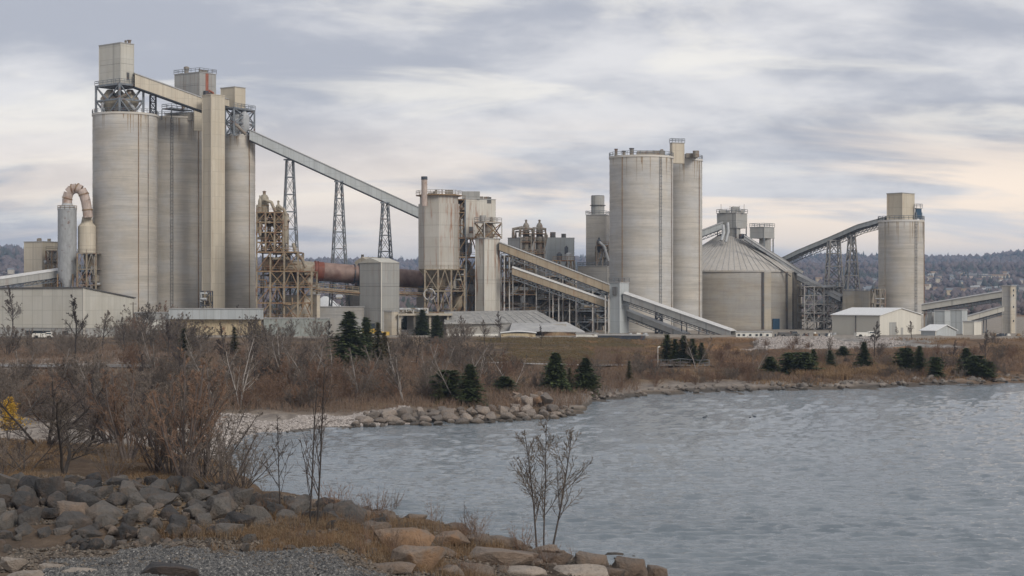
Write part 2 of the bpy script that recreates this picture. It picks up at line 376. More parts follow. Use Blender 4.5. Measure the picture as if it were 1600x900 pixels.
def gallery(th, p0, p1, h, w, mat='clad', roof='roof_grey', npan=6, pitch=0.35, under='belt', truss=0.0, seam=0.05):
    """an inclined enclosed conveyor: side panels, floor, roof; p0 and p1 are the mid-bottom ends"""
    p0, p1 = Vector(p0), Vector(p1); d = p1 - p0; dh = Vector((d.x, d.y, 0)).normalized(); sd_ = Vector((dh.y, -dh.x, 0))
    if sd_.y > 0: sd_ = -sd_                       # the side nearer the camera
    up = Vector((0, 0, 1))
    for sgn in (1, -1):
        for i in range(npan):
            a = p0 + d*(i/npan); b = p0 + d*((i+1)/npan) - d.normalized()*seam
            off = sd_*(w/2)*sgn; t = sd_*0.12*sgn
            mb = MB(); vs = [a+off-t, b+off-t, b+off, a+off]; mb.poly(vs + [v + up*h for v in vs], [(0,3,2,1),(4,5,6,7),(0,1,5,4),(1,2,6,5),(2,3,7,6),(3,0,4,7)])
            th.put(mb, 'wall_panel', mat)
    o = sd_*(w/2 - 0.13)
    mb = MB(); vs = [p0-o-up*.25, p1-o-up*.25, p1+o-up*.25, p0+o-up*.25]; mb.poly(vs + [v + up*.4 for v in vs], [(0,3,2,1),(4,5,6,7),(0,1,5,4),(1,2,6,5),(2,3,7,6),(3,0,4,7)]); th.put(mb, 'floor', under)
    o = sd_*(w/2 + 0.2); rr = up*(w*pitch*.5)
    mb = MB(); e0, e1 = p0 + up*(h+.02), p1 + up*(h+.02)
    mb.poly([e0+o, e1+o, e1+rr, e0+rr, e1-o, e0-o, e0+o-up*.1, e1+o-up*.1, e1-o-up*.1, e0-o-up*.1], [(0,1,2,3),(3,2,4,5),(6,9,8,7),(0,6,7,1),(4,8,9,5),(0,3,5,9,6),(1,7,8,4,2)]); th.put(mb, 'roof', roof)
    if truss:
        n = npan * 2
        for sgn in (1, -1):
            of = sd_*(w/2 - .1)*sgn - up*.25
            th.beam(p0+of-up*truss, p1+of-up*truss, .16, 'steel', 'chord')
            for i in range(n):
                a = p0 + d*(i/n) + of; b = p0 + d*((i+1)/n) + of
                th.beam(a - up*truss, b, .1, 'steel', 'brace'); th.beam(b - up*truss, b, .1, 'steel', 'brace')
def roofbits(th, n, dl, dr, a, b, z, seed, k=6, mat='jumble', hmax=2.0):
    rr = random.Random(seed)
    for i in range(k):
        p = n + dl*a*rr.uniform(.1, .9) + dr*b*rr.uniform(.1, .9); w = rr.uniform(.3, 1.1); h = rr.uniform(.5, hmax)
        if rr.random() < .45: th.cyl(p, w*.45, z, z+h, mat, 'vent', 12, parent=None); th.cyl(p, w*.62, z+h, z+h+.25, mat, 'vent_cap', 12)
        else: th.put(hull([(p.x-w, p.y-w*.6, z), (p.x+w, p.y-w*.6, z), (p.x+w, p.y+w*.6, z), (p.x-w, p.y+w*.6, z)], z+h), 'roof_unit', mat)

# ------------------------------------------------------------------ terrain
cols = [-1600, 0, 200, 330, 420, 520, 640, 760, 860, 905, 930, 1040, 1080, 1300, 1500, 1700, 3200]
far = [(600, 4.0), (900, 3.0), (1400, 0.0)]
prof = {
 -1600: [(20,6),(50,5.2),(74,3.8),(83,5.1),(112,4.9),(150,1.2),(165,1.0),(175,1.2),(225,1.8),(262,3),(345,3.4),(405,4.3)],
 0:   [(20,6.4),(50,5.4),(73,3.7),(83,5.3),(112,5.0),(150,1),(165,.6),(175,.9),(225,1.6),(262,3),(345,3.4),(405,4.3)],
 200: [(20,6.2),(50,5.4),(73,3.8),(83,5.2),(106,4.8),(146,.9),(165,.5),(176,.9),(225,1.6),(262,3),(345,3.4),(405,4.3)],
 330: [(20,6),(50,5.4),(73,3.8),(83,5.0),(102,4.4),(125,.6),(160,.15),(178,.6),(215,1.3),(262,3),(345,3.4),(405,4.3)],
 420: [(20,6),(48,5.4),(72,3.8),(83,4.5),(91,4.1),(100,-.3),(160,-1.2),(180,0),(195,.9),(255,2.8),(345,3.4),(405,4.3)],
 520: [(20,6),(48,5),(72,3.9),(82,4.0),(88,3.75),(95,-.3),(165,-1.2),(187,0),(199,.9),(250,2.6),(340,3.2),(402,4.3)],
 640: [(20,6),(48,4.5),(70,3.1),(80,3.3),(86,3.2),(91,-.3),(170,-1.2),(191,0),(199,1.1),(245,2.5),(340,3.0),(400,4.3)],
 760: [(20,5),(48,3.4),(70,2.3),(79,2.5),(85.5,2.4),(89.5,-.3),(175,-1.2),(195,0),(203,1.2),(250,2.2),(340,3.0),(400,4.3)],
 860: [(20,4),(48,2.4),(68,1.6),(77,1.9),(84.5,1.85),(88,-.3),(180,-1.2),(201,0),(206,.9),(262,1.8),(345,3.0),(402,4.3)],
 905: [(20,3),(48,1.7),(66,1.3),(75,1.7),(83.5,1.65),(87,-.3),(185,-1.2),(206,0),(209,.1),(262,1.6),(352,3.0),(403,4.3)],
 930: [(20,2.5),(48,1.5),(64,1.2),(74,1.6),(82.5,1.55),(86,-.3),(200,-1.2),(233,0),(245,.9),(290,2),(370,2.6),(405,4.3)],
 1040:[(20,2),(48,1.1),(62,1.0),(72,1.3),(79.5,1.2),(83,-.3),(220,-1.2),(248,0),(257,.8),(295,2),(376,2.5),(405,4.3)],
 1080:[(20,1),(35,.4),(50,-.4),(60,-.5),(70,-.8),(78,-1),(220,-1.2),(253,0),(262,.8),(298,2),(376,2.4),(405,4.3)],
 1300:[(20,1),(32,.4),(40,-.4),(60,-.8),(70,-1),(78,-1.2),(230,-1.2),(261,0),(270,.8),(304,1.9),(378,2.3),(406,4.3)],
 1500:[(20,1),(30,.3),(38,-.4),(60,-.8),(70,-1),(78,-1.2),(240,-1.2),(276,0),(284,.9),(316,1.9),(378,2.6),(410,4.4)],
 1700:[(20,1),(28,.3),(36,-.4),(60,-.8),(70,-1),(78,-1.2),(250,-1.2),(289,0),(297,1),(326,2),(380,2.8),(410,4.4)],
 3200:[(20,1),(24,.3),(30,-.4),(60,-.8),(70,-1),(78,-1.2),(300,-1.2),(390,0),(400,1),(430,2),(470,2.8),(500,4.4)],
}
KY = np.array([[q[0] for q in prof[c]] + [f[0] for f in far] for c in cols], float); KZ = np.array([[q[1] for q in prof[c]] + [f[1] for f in far] for c in cols], float)
def colk(px):
    i = int(np.clip(np.searchsorted(cols, px) - 1, 0, len(cols)-2)); t = np.clip((px - cols[i]) / (cols[i+1]-cols[i]), 0, 1)
    t = t*t*(3-2*t)
    return KY[i]*(1-t) + KY[i+1]*t, KZ[i]*(1-t) + KZ[i+1]*t
def vnoise(x, y, s, seed=0):
    """vectorised value noise"""
    x = np.asarray(x, float)/s + 1000.3*seed; y = np.asarray(y, float)/s + 77.7*seed
    xi, yi = np.floor(x), np.floor(y); fx, fy = x-xi, y-yi; fx = fx*fx*(3-2*fx); fy = fy*fy*(3-2*fy)
    h = lambda a, b: (np.sin(a*127.1 + b*311.7 + seed*13.7)*43758.5453) % 1.0
    return (h(xi, yi)*(1-fx) + h(xi+1, yi)*fx)*(1-fy) + (h(xi, yi+1)*(1-fx) + h(xi+1, yi+1)*fx)*fy
def tz(x, y):
    """smooth ground height"""
    ky, kz = colk(PX(x, y)); z = float(np.interp(y, ky, kz))
    return z + rough_amp(y)*(float(vnoise(x, y, 3.1, 1)) - .5 + .5*(float(vnoise(x, y, 1.1, 2)) - .5))
def rough_amp(y): return np.interp(y, [20, 60, 110, 260, 410, 430, 900], [.15, .3, .4, .5, .5, .12, .3])
def grid_mesh(name, X, Y, Z, mat, colors=None, smooth=True):
    nr, nc = X.shape; me = bpy.data.meshes.new(name)
    co = np.stack([X, Y, Z], -1).reshape(-1, 3); me.vertices.add(len(co)); me.vertices.foreach_set('co', co.ravel())
    idx = np.arange(nr*nc).reshape(nr, nc); q = np.stack([idx[:-1,:-1], idx[:-1,1:], idx[1:,1:], idx[1:,:-1]], -1).reshape(-1, 4)
    me.loops.add(q.size); me.loops.foreach_set('vertex_index', q.ravel()); me.polygons.add(len(q)); me.polygons.foreach_set('loop_start', np.arange(0, q.size, 4)); 
    me.update(calc_edges=True)
    if smooth: me.polygons.foreach_set('use_smooth', np.ones(len(q), bool))
    if colors is not None:
        at = me.color_attributes.new('cover', 'FLOAT_COLOR', 'POINT'); c4 = np.ones((len(co), 4)); c4[:, :3] = colors.reshape(-1, 3); at.data.foreach_set('color', c4.ravel())
    me.materials.append(mat); o = bpy.data.objects.new(name, me); COL.objects.link(o); return o
m, a = newmat('ground_cover', 0.95, spec=0.1)
at = a.N.new('ShaderNodeAttribute'); at.attribute_name = 'cover'
n1 = a.noise(a.pos, 0.9, 6, 0.7); n2 = a.noise(a.pos, 6.0, 5, 0.7)
c = a.mix(a.rng(n1, 0.3, 0.7), a.mix(1.0, at.outputs['Color'], (0.66, 0.64, 0.62), 'MULTIPLY'), a.mix(1.0, at.outputs['Color'], (1.3, 1.28, 1.22), 'MULTIPLY'))
c = a.mix(a.rng(n2, 0.5, 0.72, 0, 0.6), c, a.mix(1.0, c, (0.45, 0.45, 0.45), 'MULTIPLY'))
a.L.new(c, a.b.inputs['Base Color']); bump(a, a.math('ADD', n1, n2), 0.7, 0.15); M['ground'] = m
pxs = np.concatenate([np.linspace(-1600, -60, 40), np.linspace(-50, 1650, 470), np.linspace(1680, 3200, 40)])
ys = np.concatenate([np.linspace(20, 50, 12), np.linspace(51, 112, 150), np.linspace(112.6, 300, 190), np.linspace(301, 470, 100), np.linspace(475, 1000, 50)])
U, YY = np.meshgrid((pxs-800)/F, ys); XX = U*YY
ZZ = np.zeros_like(XX)
for j, p in enumerate(pxs):
    ky, kz = colk(p); ZZ[:, j] = np.interp(ys, ky, kz)
ZB = ZZ.copy()
ZZ = ZZ + np.interp(YY, [20, 60, 110, 260, 410, 430, 900], [.15, .3, .4, .5, .5, .12, .3])*(vnoise(XX, YY, 3.1, 1) - .5 + .5*(vnoise(XX, YY, 1.1, 2) - .5))
def cover():
    PXG = U*F + 800 + (vnoise(XX, YY, 9, 71)-.5)*170 + (vnoise(XX, YY, 2.5, 72)-.5)*50
    n = lambda s, k: vnoise(XX, YY, s, k)[..., None]
    A = lambda *c: np.array(c)[None, None, :]
    def sm(v, a_, b_): t = np.clip((v-a_)/(b_-a_), 0, 1); return (t*t*(3-2*t))[..., None]
    soil = A(.062, .052, .045); litter = A(.145, .108, .08); straw = A(.21, .15, .092); stone = A(.27, .245, .225); gravel = A(.22, .215, .21); grass = A(.10, .085, .045); rust = A(.16, .10, .055)
    C = soil*(1-n(5, 5)) + litter*n(5, 5)
    C = C*(1-.55*sm(n(9, 6)[..., 0], .5, .8)) + straw*.55*sm(n(9, 6)[..., 0], .5, .8)
    # rusty grass of the foreground knoll
    k = sm(YY, 82, 88)*(1-sm(YY, 112, 125))*(.3+.9*n(4.0, 88)); C = C*(1-k*.6) + (rust*.6 + soil*.5)*k*.6*(.6+.8*n(2.2, 8))
    # pale pebbly beach at the head of the cove and bare patches on the flat left of it
    k = sm(YY, 118, 145)*(1-sm(YY, 186, 205))*(1-sm(PXG, 700, 780)); k = k*sm(n(14, 9)[..., 0] + np.clip((PXG-180)/200, 0, 1)*.5, .25, .5); C = C*(1-k) + stone*k*(.75+.5*n(1.0, 3))
    k = sm(YY, 205, 225)*(1-sm(YY, 300, 380))*(1-sm(PXG, 300, 420))*sm(n(17, 4)[..., 0], .52, .66); C = C*(1-k) + stone*1.05*k
    # wet dark line along every shore
    k = (1-sm(ZZ, .15, .5)); C = C*(1-k*.8) + A(.09, .085, .08)*k*.8
    k = sm(ZZ, .25, .5)*(1-sm(ZZ, .75, 1.3))*(YY > 180)[..., None]*sm(PXG, 820, 900); C = C*(1-k*.8) + stone*.9*k*.8
    # greenish turf of the slope below the fabric shed
    k = sm(PXG, 720, 780)*(1-sm(PXG, 1010, 1060))*sm(YY, 300, 335); k = k*(.3+.7*sm(n(13, 35)[..., 0], .25, .55)); C = C*(1-k*.85) + (grass*.75 + rust*.4*n(6, 12))*k*.85
    # orange grass on the right bank, grey rubble below the dome silo
    k = sm(PXG, 930, 1010)*sm(YY, 268, 300); o = A(.245, .14, .07)*(.2+1.3*n(7, 14)); k = k*(.35+.65*sm(n(11, 31)[..., 0], .3, .6)); C = C*(1-k*.85) + o*k*.85
    k = sm(PXG, 1170, 1200)*(1-sm(PXG+(YY-405)*1.5, 1385, 1420))*sm(YY, 372, 381); C = C*(1-k) + gravel*k*(.7+.7*n(.9, 15))
    k = sm(PXG, 1290, 1330)*(1-sm(PXG, 1480, 1530))*sm(YY, 345, 352)*(1-sm(YY, 372, 382))*sm(n(12, 25)[..., 0], .4, .6); C = C*(1-k*.7) + gravel*k*.7
    # yard of the plant: dusty concrete grey
    k = sm(YY, 400, 409)*(1-sm(YY, 800, 950)); C = C*(1-k*.9) + A(.27, .25, .225)*k*.9
    # crushed stone apron at the very front
    k = (1-sm(YY, 66, 69.5))*sm(PXG, 90, 160)*(1-sm(PXG, 520, 620)); C = C*(1-k*.7) + A(.085, .082, .08)*k*.7
    return np.clip(C, .02, .9)
CV = cover()
tag(grid_mesh('ground', XX, YY, ZZ, M['ground'], CV), kind='structure')

# hills far behind
def hillz(px, y):
    r1 = np.interp(px, [-1600, 0, 90, 250, 480, 650, 900, 1000, 1150, 1232, 1290, 1345, 1450, 1520, 1600, 3200], [380, 392, 402, 404, 410, 414, 406, 408, 410, 411, 402, 404, 404, 405, 399, 385])
    zr = H - (r1-HY)/F*5200
    r2 = np.interp(px, [-1600, 0, 60, 130, 300, 520, 600, 700, 1000, 1250, 1345, 1500, 1600, 3200], [395, 396, 400, 418, 425, 416, 424, 432, 425, 418, 415, 421, 419, 410])
    zm = H - (r2-HY)/F*3600
    u = (px-800)/F
    z = np.where(y < 2200, np.interp(y, [900, 1400, 2200], [2.5, 0, 12]), 0)
    t = np.clip((y-2200)/1400, 0, 1); t = t*t*(3-2*t)*.7 + t*.3
    z = np.where((y >= 2200) & (y < 3600), 12 + (zm-12)*t, z)
    t2 = np.clip((y-3600)/1600, 0, 1); dip = np.sin(np.clip(t2, 0, 1)*math.pi)*-28
    z = np.where((y >= 3600), zm + (zr-zm)*(t2*t2) + dip, z)
    z = np.where(y > 5200, zr - (y-5200)*.004, z)
    return z + (vnoise(u*y, y, 260, 21)-.5)*np.interp(y, [900, 2200, 5200], [0, 10, 16]) + (vnoise(u*y, y, 90, 22)-.5)*np.interp(y, [900, 2200, 5200], [0, 4, 5])
hp = np.linspace(-1600, 3200, 520); hy = np.concatenate([np.linspace(990, 2200, 30), np.linspace(2240, 5300, 90), np.linspace(5400, 12000, 20)])
HU, HYY = np.meshgrid((hp-800)/F, hy); HZ = hillz(HU*F+800, HYY)
m, a = newmat('hill_floor', 0.95, spec=0.0)
n1 = a.noise(a.pos, 0.006, 6, 0.65); n2 = a.noise(a.pos, 0.03, 4, 0.6)
c = a.mix(a.rng(n1, 0.35, 0.65), (0.10, 0.075, 0.07), (0.14, 0.105, 0.08)); c = a.mix(a.rng(n2, .5, .7, 0, .5), c, (0.05, 0.055, 0.04)); a.L.new(c, a.b.inputs['Base Color']); M['hill'] = m
tag(grid_mesh('hills', HU*HYY, HYY, HZ, m), kind='structure')

# ------------------------------------------------------------------ water
def water():
    py = np.concatenate([np.linspace(2.2, 120, 26), np.linspace(124, 470, 400), np.linspace(480, 1400, 40)])[::-1]
    y = H*F/py; px = np.concatenate([np.linspace(-1700, 260, 14), np.linspace(270, 1650, 540), np.linspace(1700, 3300, 24)])
    u, yy = np.meshgrid((px-800)/F, y); x = u*yy; z = np.zeros_like(x)
    rs = np.random.RandomState(3); m_ = (yy < 320)
    wob = vnoise(x, yy, 14, 40)*3; 
    for k in range(30):
        lam = rs.uniform(.6, 2.1); th = rs.normal(R(84), .30); kx, ky = 2*math.pi/lam*math.cos(th), 2*math.pi/lam*math.sin(th)
        amp = .0165*lam**.8*rs.uniform(.6, 1.2); ph = rs.uniform(0, 6.28)
        env = np.clip((vnoise(x, yy*1.5, lam*4, 50+k)-.25)*2, 0, 1.4)
        z += amp*env*np.sin(kx*x + ky*yy + ph + wob*.5)*np.clip(1.2*lam*F/yy/9, 0, 1)
    # calmer and rougher patches
    z *= .6 + .7*vnoise(x, yy*2.2, 40, 90)
    z = np.where(m_, z, 0)
    m, a = newmat('lake_water', 0.06, spec=0.5); a.b.inputs['IOR'].default_value = 1.333
    n0 = a.noise(a.vscale(a.pos, (.02, .05, 0)), 1.0, 3)
    c = a.mix(a.rng(n0, .35, .65), (0.115, 0.14, 0.16), (0.15, 0.178, 0.20)); a.L.new(c, a.b.inputs['Base Color'])
    w1 = a.noise(a.vscale(a.pos, (1.6, 4.5, 1)), 1.0, 6, 0.7); w2 = a.noise(a.vscale(a.pos, (.5, 1.6, 1)), 1.0, 4, 0.6)
    bump(a, a.math('ADD', w1, a.math('MULTIPLY', w2, 1.5)), 0.6, 0.16)
    o = grid_mesh('water', x, yy, z, m); tag(o, kind='structure')
water()

# ================================================================== the cement works
GZ = 3.9
def foot(pl, pc, pr, Y, t, z, bmax=99):
    n, dl, dr, a, b = corner(pl, pc, pr, Y, t); b = min(b, bmax)
    return [Vector((p.x, p.y, z)) for p in (n, n+dr*b, n+dr*b+dl*a, n+dl*a)]
def base(px, Y, z=GZ): v = P(px, 500, Y); return (v.x, v.y, z)
def X(px, Y): return (px-800)/F*Y
def silo(name, label, px, hw, ytop, Y, mat, rim=1.5, seams=(), rail=True, cat='silo', zb=GZ, group=None):
    th = T(name, label, cat, base(px, Y, zb), 0, group); r = hw*Y/F; zt = zat(ytop, Y); c = (X(px, Y), Y)
    k = max(6, int((zt-zb)/2.4)); rs = random.Random(int(px)); lv = []
    for i in range(k+1):
        z = zb + (zt-zb)*i/k; rr = r + rs.uniform(-.018, .018); lv.append((z, rr))
        if i < k: lv.append((z+.05, rr+.03)); 
    th.cyl(c, r, zb, zt, mat, 'wall', 96, levels=lv)
    th.cyl(c, r+rim*Y/F, zt-.1, zt+.45, mat, 'roof_slab', 72)
    if rail: ringrail(th, c, r+rim*Y/F-.1, zt+.45, 1.1, 30)
    for k in range(14):                               # stains running down from the roof slab
        a_ = rs.uniform(-1.3, 1.3); L_ = rs.uniform(1.2, 7); w_ = rs.uniform(.12, .4); mb = MB()
        for j in range(5): f_ = j/4; ww = w_*(1-f_)**.7*.5+.01; 
        for j in range(5):
            f_ = j/4; ww = (w_*(1-f_*.8)*.5)/r; z_ = zt-.1-L_*f_
            for q in (-ww, ww): mb.v.append((c[0]+math.sin(a_+q)*(r+.045), c[1]-math.cos(a_+q)*(r+.045), z_))
        mb.f = [(2*j, 2*j+2, 2*j+3, 2*j+1) for j in range(4)]; th.put(mb, 'rust_run', 'runstain')
    for s_ in seams:                                  # downpipes and cable trays on the face of the wall
        dx = (s_-px)*Y/F; a_ = math.asin(max(-.99, min(.99, dx/r))); p = Vector((c[0]+math.sin(a_)*(r+.12), c[1]-math.cos(a_)*(r+.12), zb))
        th.beam(p, p+Vector((0, 0, zt-zb)), .17, 'jumble' if s_ != seams[0] else 'steel_brown', 'downpipe')
    return th, c, r, zt
def ladder(th, c, r, a_, z0, z1, mat='steel'):
    n_ = Vector((math.sin(a_), -math.cos(a_), 0)); t_ = Vector((math.cos(a_), math.sin(a_), 0)); mb = MB(); o = Vector((c[0], c[1], 0))+n_*(r+.25)
    for s_ in (-.3, .3): mb.beam(o+t_*s_+Vector((0,0,z0)), o+t_*s_+Vector((0,0,z1)), .09)
    k = int((z1-z0)/.9)
    for i in range(k):
        z = z0+(z1-z0)*i/k; mb.beam(o+t_*-.3+Vector((0,0,z)), o+t_*.3+Vector((0,0,z)), .06)
        if i > 3 and i % 2: q = [o+t_*(.4*math.cos(w))+n_*(.65*math.sin(w))+Vector((0,0,z)) for w in np.linspace(0, math.pi, 6)]; mb.tube(q, .035, 3)
    th.put(mb, 'ladder', mat)
# --- the tall group on the left
th, c, r, zt = silo('storage_silo', 'tall broad concrete silo at far left carrying a steel frame and tall headhouse', 195.5, 49.5, 182, 470, 'silo', 1.2, (225, 237))
th, c, r, zt = silo('storage_silo', 'tall concrete silo standing between the leftmost silo and the square lift shaft', 271, 45.5, 188, 489, 'silo', 1, (313,)); ladder(th, c, r, .15, GZ, zt)
th, c, r, zt = silo('storage_silo', 'narrow concrete silo with streaked grey top right of the square lift shaft', 372, 26.5, 214, 478, 'silo', .8, (392,))
# frame + headhouse over the first silo
th = T('steel_tower', 'blue grey braced steel frame with hoppers on top of the leftmost silo', 'steel frame', base(187, 468, zat(181, 468)))
z0 = zat(181, 468); z1 = zat(135, 468)
lattice(th, foot(150, 187, 224, 462, 40, z0), foot(150, 187, 224, 462, 40, z1), 2, .55, .3, 'steel', style='V')
f1 = foot(148, 187, 226, 462, 40, z1); th.put(hull([(p.x, p.y, z1) for p in f1], z1+.35), 'deck', 'steel'); railing(th, [p+Vector((0,0,.35)) for p in f1]+[f1[0]+Vector((0,0,.35))], 1.1)
for (hx, hy_, rr) in ((172, 469, 2.6), (203, 469, 2.4), (188, 474, 2.2)):
    th.cyl((X(hx, hy_), hy_), .5, z0+.6, z1-.8, 'vessel', 'hopper', 20, levels=[(z0+.6, .5), (z0+3.4, rr), (z1-3.2, rr), (z1-.8, .8)])
th.pipe([(X(160, 467), 467, z0+.5), (X(160, 467), 467, z0+3), (X(176, 467), 467, z0+6), (X(200, 467), 467, z0+4), (X(214, 467), 467, z0+.8)], .45, 'galv', 'duct')
th.pipe([(X(178, 463), 465, z0+.5), (X(184, 465), 465, z0+4.5), (X(205, 466), 466, z0+6.2)], .4, 'jumble', 'duct')
th.put(hull([(p.x, p.y, z0+1) for p in foot(163, 187, 206, 466, 40, 0)], z0+2.6), 'machine', 'steel_dark')
th = T('headhouse', 'tall windowless grey clad headhouse, highest box of the works, above leftmost silo', 'building', base(188.5, 463, z1+.35))
q = cbox(th, 155, 188.5, 209, 67, 133, 463.5, 40, 'clad', 2, zb=z1+.36)
n, dl, dr, a, b, za, zb_ = q
roofbits(th, n+dr*2, dl, dr, a*.3, b*.5, zb_+.2, 4, 3, 'jumble', 1.0)
p = n + dr*b*.45; th.put(hull([(p.x-.02+dr.x*s-dl.x*o, p.y+dr.y*s-dl.y*o, za+1) for s, o in ((0, .06), (.9, .06), (.9, -.1), (0, -.1))], za+3.1), 'door', 'trim')
# mast on silo roof
th = T('roof_mast', 'small lattice support under the gallery between the two broad left silos', 'steel frame', base(238, 474, zat(182, 474)))
lattice(th, rect4(X(239, 474), 474, 1.6, 1.4, zat(181, 474)), rect4(X(239, 474), 474, 1.5, 1.3, zat(149, 474)), 3, .22, .12, 'steel_dark')
# upper gallery
th = T('conveyor_gallery', 'short upper enclosed gallery sloping from tallest headhouse down to the lift shaft', 'conveyor', base(262, 470))
gallery(th, P(209, 136, 466), P(318, 175, 474), 20*467/F, 3.0, 'clad_buff', npan=5)
# deck and box on silo 2
th = T('silo_head_deck', 'low steel deck with small machine room on top of second silo', 'steel frame', base(270, 487, zat(186, 487)))
zz = zat(187, 480); f1 = foot(253, 268, 300, 478, 35, zz)
for p in f1[:2]+f1[3:]: th.beam(p, p+Vector((0, 0, 2.9)), .25, 'steel', 'leg')
f2 = [p+Vector((0,0,2.9)) for p in f1]; th.put(hull([(p.x, p.y, zz+2.9) for p in f1], zz+3.2), 'deck', 'steel'); railing(th, [p+Vector((0,0,.3)) for p in f2]+[f2[0]+Vector((0,0,.3))])
cbox(th, 258, 300, 303, 176, 187, 482, 20, 'conc_grey', bmax=3, name='machine_room', trim=False, zb=zz)
th.cyl((X(285, 479), 481), .5, zz+3.2, zz+4.6, 'jumble', 'vent', 12)
cbox(th, 302, 303.5, 317, 172, 204, 480, 65, 'clad_buff', bmax=4, name='side_room', trim=False)
# shaft
th = T('lift_shaft', 'square buff concrete lift shaft rising between second and third silo', 'tower', base(331, 466))
n, dl, dr, a, b, za, zb_ = cbox(th, 316, 331, 351, 148, 492, 466, 42, 'clad_buff', 1, zb=GZ, roof='clad_buff')
th.beam((n.x-.1, n.y-.1, GZ), (n.x-.1, n.y-.1, zb_), .3, 'clad_buff', 'corner_trim')
# mid headhouse
th = T('headhouse', 'wide grey clad headhouse with roof stack and red pipe above the lift shaft', 'building', base(312, 480, zat(150, 480)))
n, dl, dr, a, b, za, zb_ = cbox(th, 273, 312, 337, 113, 152, 478, 35, 'clad_grey', 2, rail=True)
p = n + dl*a*.72 + dr*b*.3; th.cyl(p, 1.0, zb_, zb_+1.9, 'jumble', 'roof_stack', 20, levels=[(zb_, .62), (zb_+1.5, .62), (zb_+1.5, .78), (zb_+2.2, .78), (zb_+2.4, .3)])
roofbits(th, n+dr*.4, dl, dr, a*.55, b*.8, zb_+.2, 9, 6, 'jumble', 1.1)
p = n + dr*b*.42 - dl*.25; th.beam((p.x, p.y, za+.8), (p.x, p.y, zb_-.1), .75, 'rustpipe', 'red_pipe', .3)
p2 = n + dr*b*.75 - dl*.5; th.pipe([(p.x, p.y-.3, za+1.2), (p.x+.8, p.y-.6, za+2), (p2.x, p2.y, za+1.6), (p2.x+.3, p2.y, za+.2)], .35, 'rustpipe', 'elbow_pipe')
th.cyl(n + dr*b*.3 - dl*.6, .7, za, za+1.9, 'steel_dark', 'fan', 14)
# third headhouse, its frame and connecting gallery
th = T('steel_tower', 'blue grey braced steel frame with chutes on top of third silo', 'steel frame', base(375, 474, zat(213, 474)))
z0, z1 = zat(212, 470), zat(169, 470)
lattice(th, foot(352, 366, 397.5, 470, 28, z0), foot(352, 366, 397.5, 470, 28, z1), 2, .45, .26, 'steel', style='X')
f1 = foot(351, 366, 399, 469.5, 28, z1); th.put(hull([(p.x, p.y, z1) for p in f1], z1+.35), 'deck', 'steel'); railing(th, [p+Vector((0,0,.35)) for p in f1[:3]], 1.1)
for hx in (367, 380): th.cyl((X(hx, 474), 475), .5, z0, z1, 'galv', 'hopper', 18, levels=[(z0+.2, .4), (z0+2.4, 1.6), (z1-1.5, 1.6), (z1-.2, .5)])
th.pipe([(X(360, 470), 471, z0+4), (X(372, 470), 470, z0+2.5), (X(384, 470), 470, z0+.4)], .45, 'jumble', 'chute')
th = T('headhouse', 'small buff clad headhouse with rust stain above third silo', 'building', base(367, 471, z1+.35))
cbox(th, 345, 367, 383, 136, 168.5, 471, 38, 'clad_buff', 1, zb=z1+.36)
th = T('conveyor_gallery', 'stub of buff enclosed gallery joining lift shaft to third silo headhouse', 'conveyor', base(356, 474))
gallery(th, P(346, 164, 473), P(368, 170, 474), 11*474/F, 2.4, 'clad_buff', npan=1)
# long gallery and towers
th = T('conveyor_gallery', 'long straight enclosed gallery sloping from third silo down to the rusty bin', 'conveyor', base(520, 478))
gallery(th, P(390, 219, 474), P(656, 341, 480), 15.5*475/F, 3.1, 'clad_blue', npan=13, pitch=.2)
for i, (px, yt, yb, w0, w1, lab) in enumerate(((453, 250, 470, 10, 27, 'tallest slim lattice tower under long gallery, rising behind the brown preheater'), (530, 284, 450, 8, 22, 'middle slim lattice tower carrying the long sloping gallery'), (602, 317, 430, 8, 20, 'shortest slim lattice tower under long gallery near the kiln building'))):
    Y = 476 + i; s = Y/F; w1 = 34 if i == 0 else w0 + (w1-w0)*(500-yt)/((410 if i == 1 else 405)-yt)
    th = T('lattice_tower', lab, 'tower', base(px, Y), 0)
    zt = zat(yt, Y); lattice(th, rect4(X(px, Y), Y, w1*s, w1*s*.7, GZ, .3), rect4(X(px, Y), Y, w0*s, 2.2, zt, .3), 10 - i, .30, .12, 'steel')
    th.beam((X(px-w0*.9, Y), Y-1.2, zt), (X(px+w0*.9, Y), Y-1.2, zt), .4, 'steel', 'cap_beam')
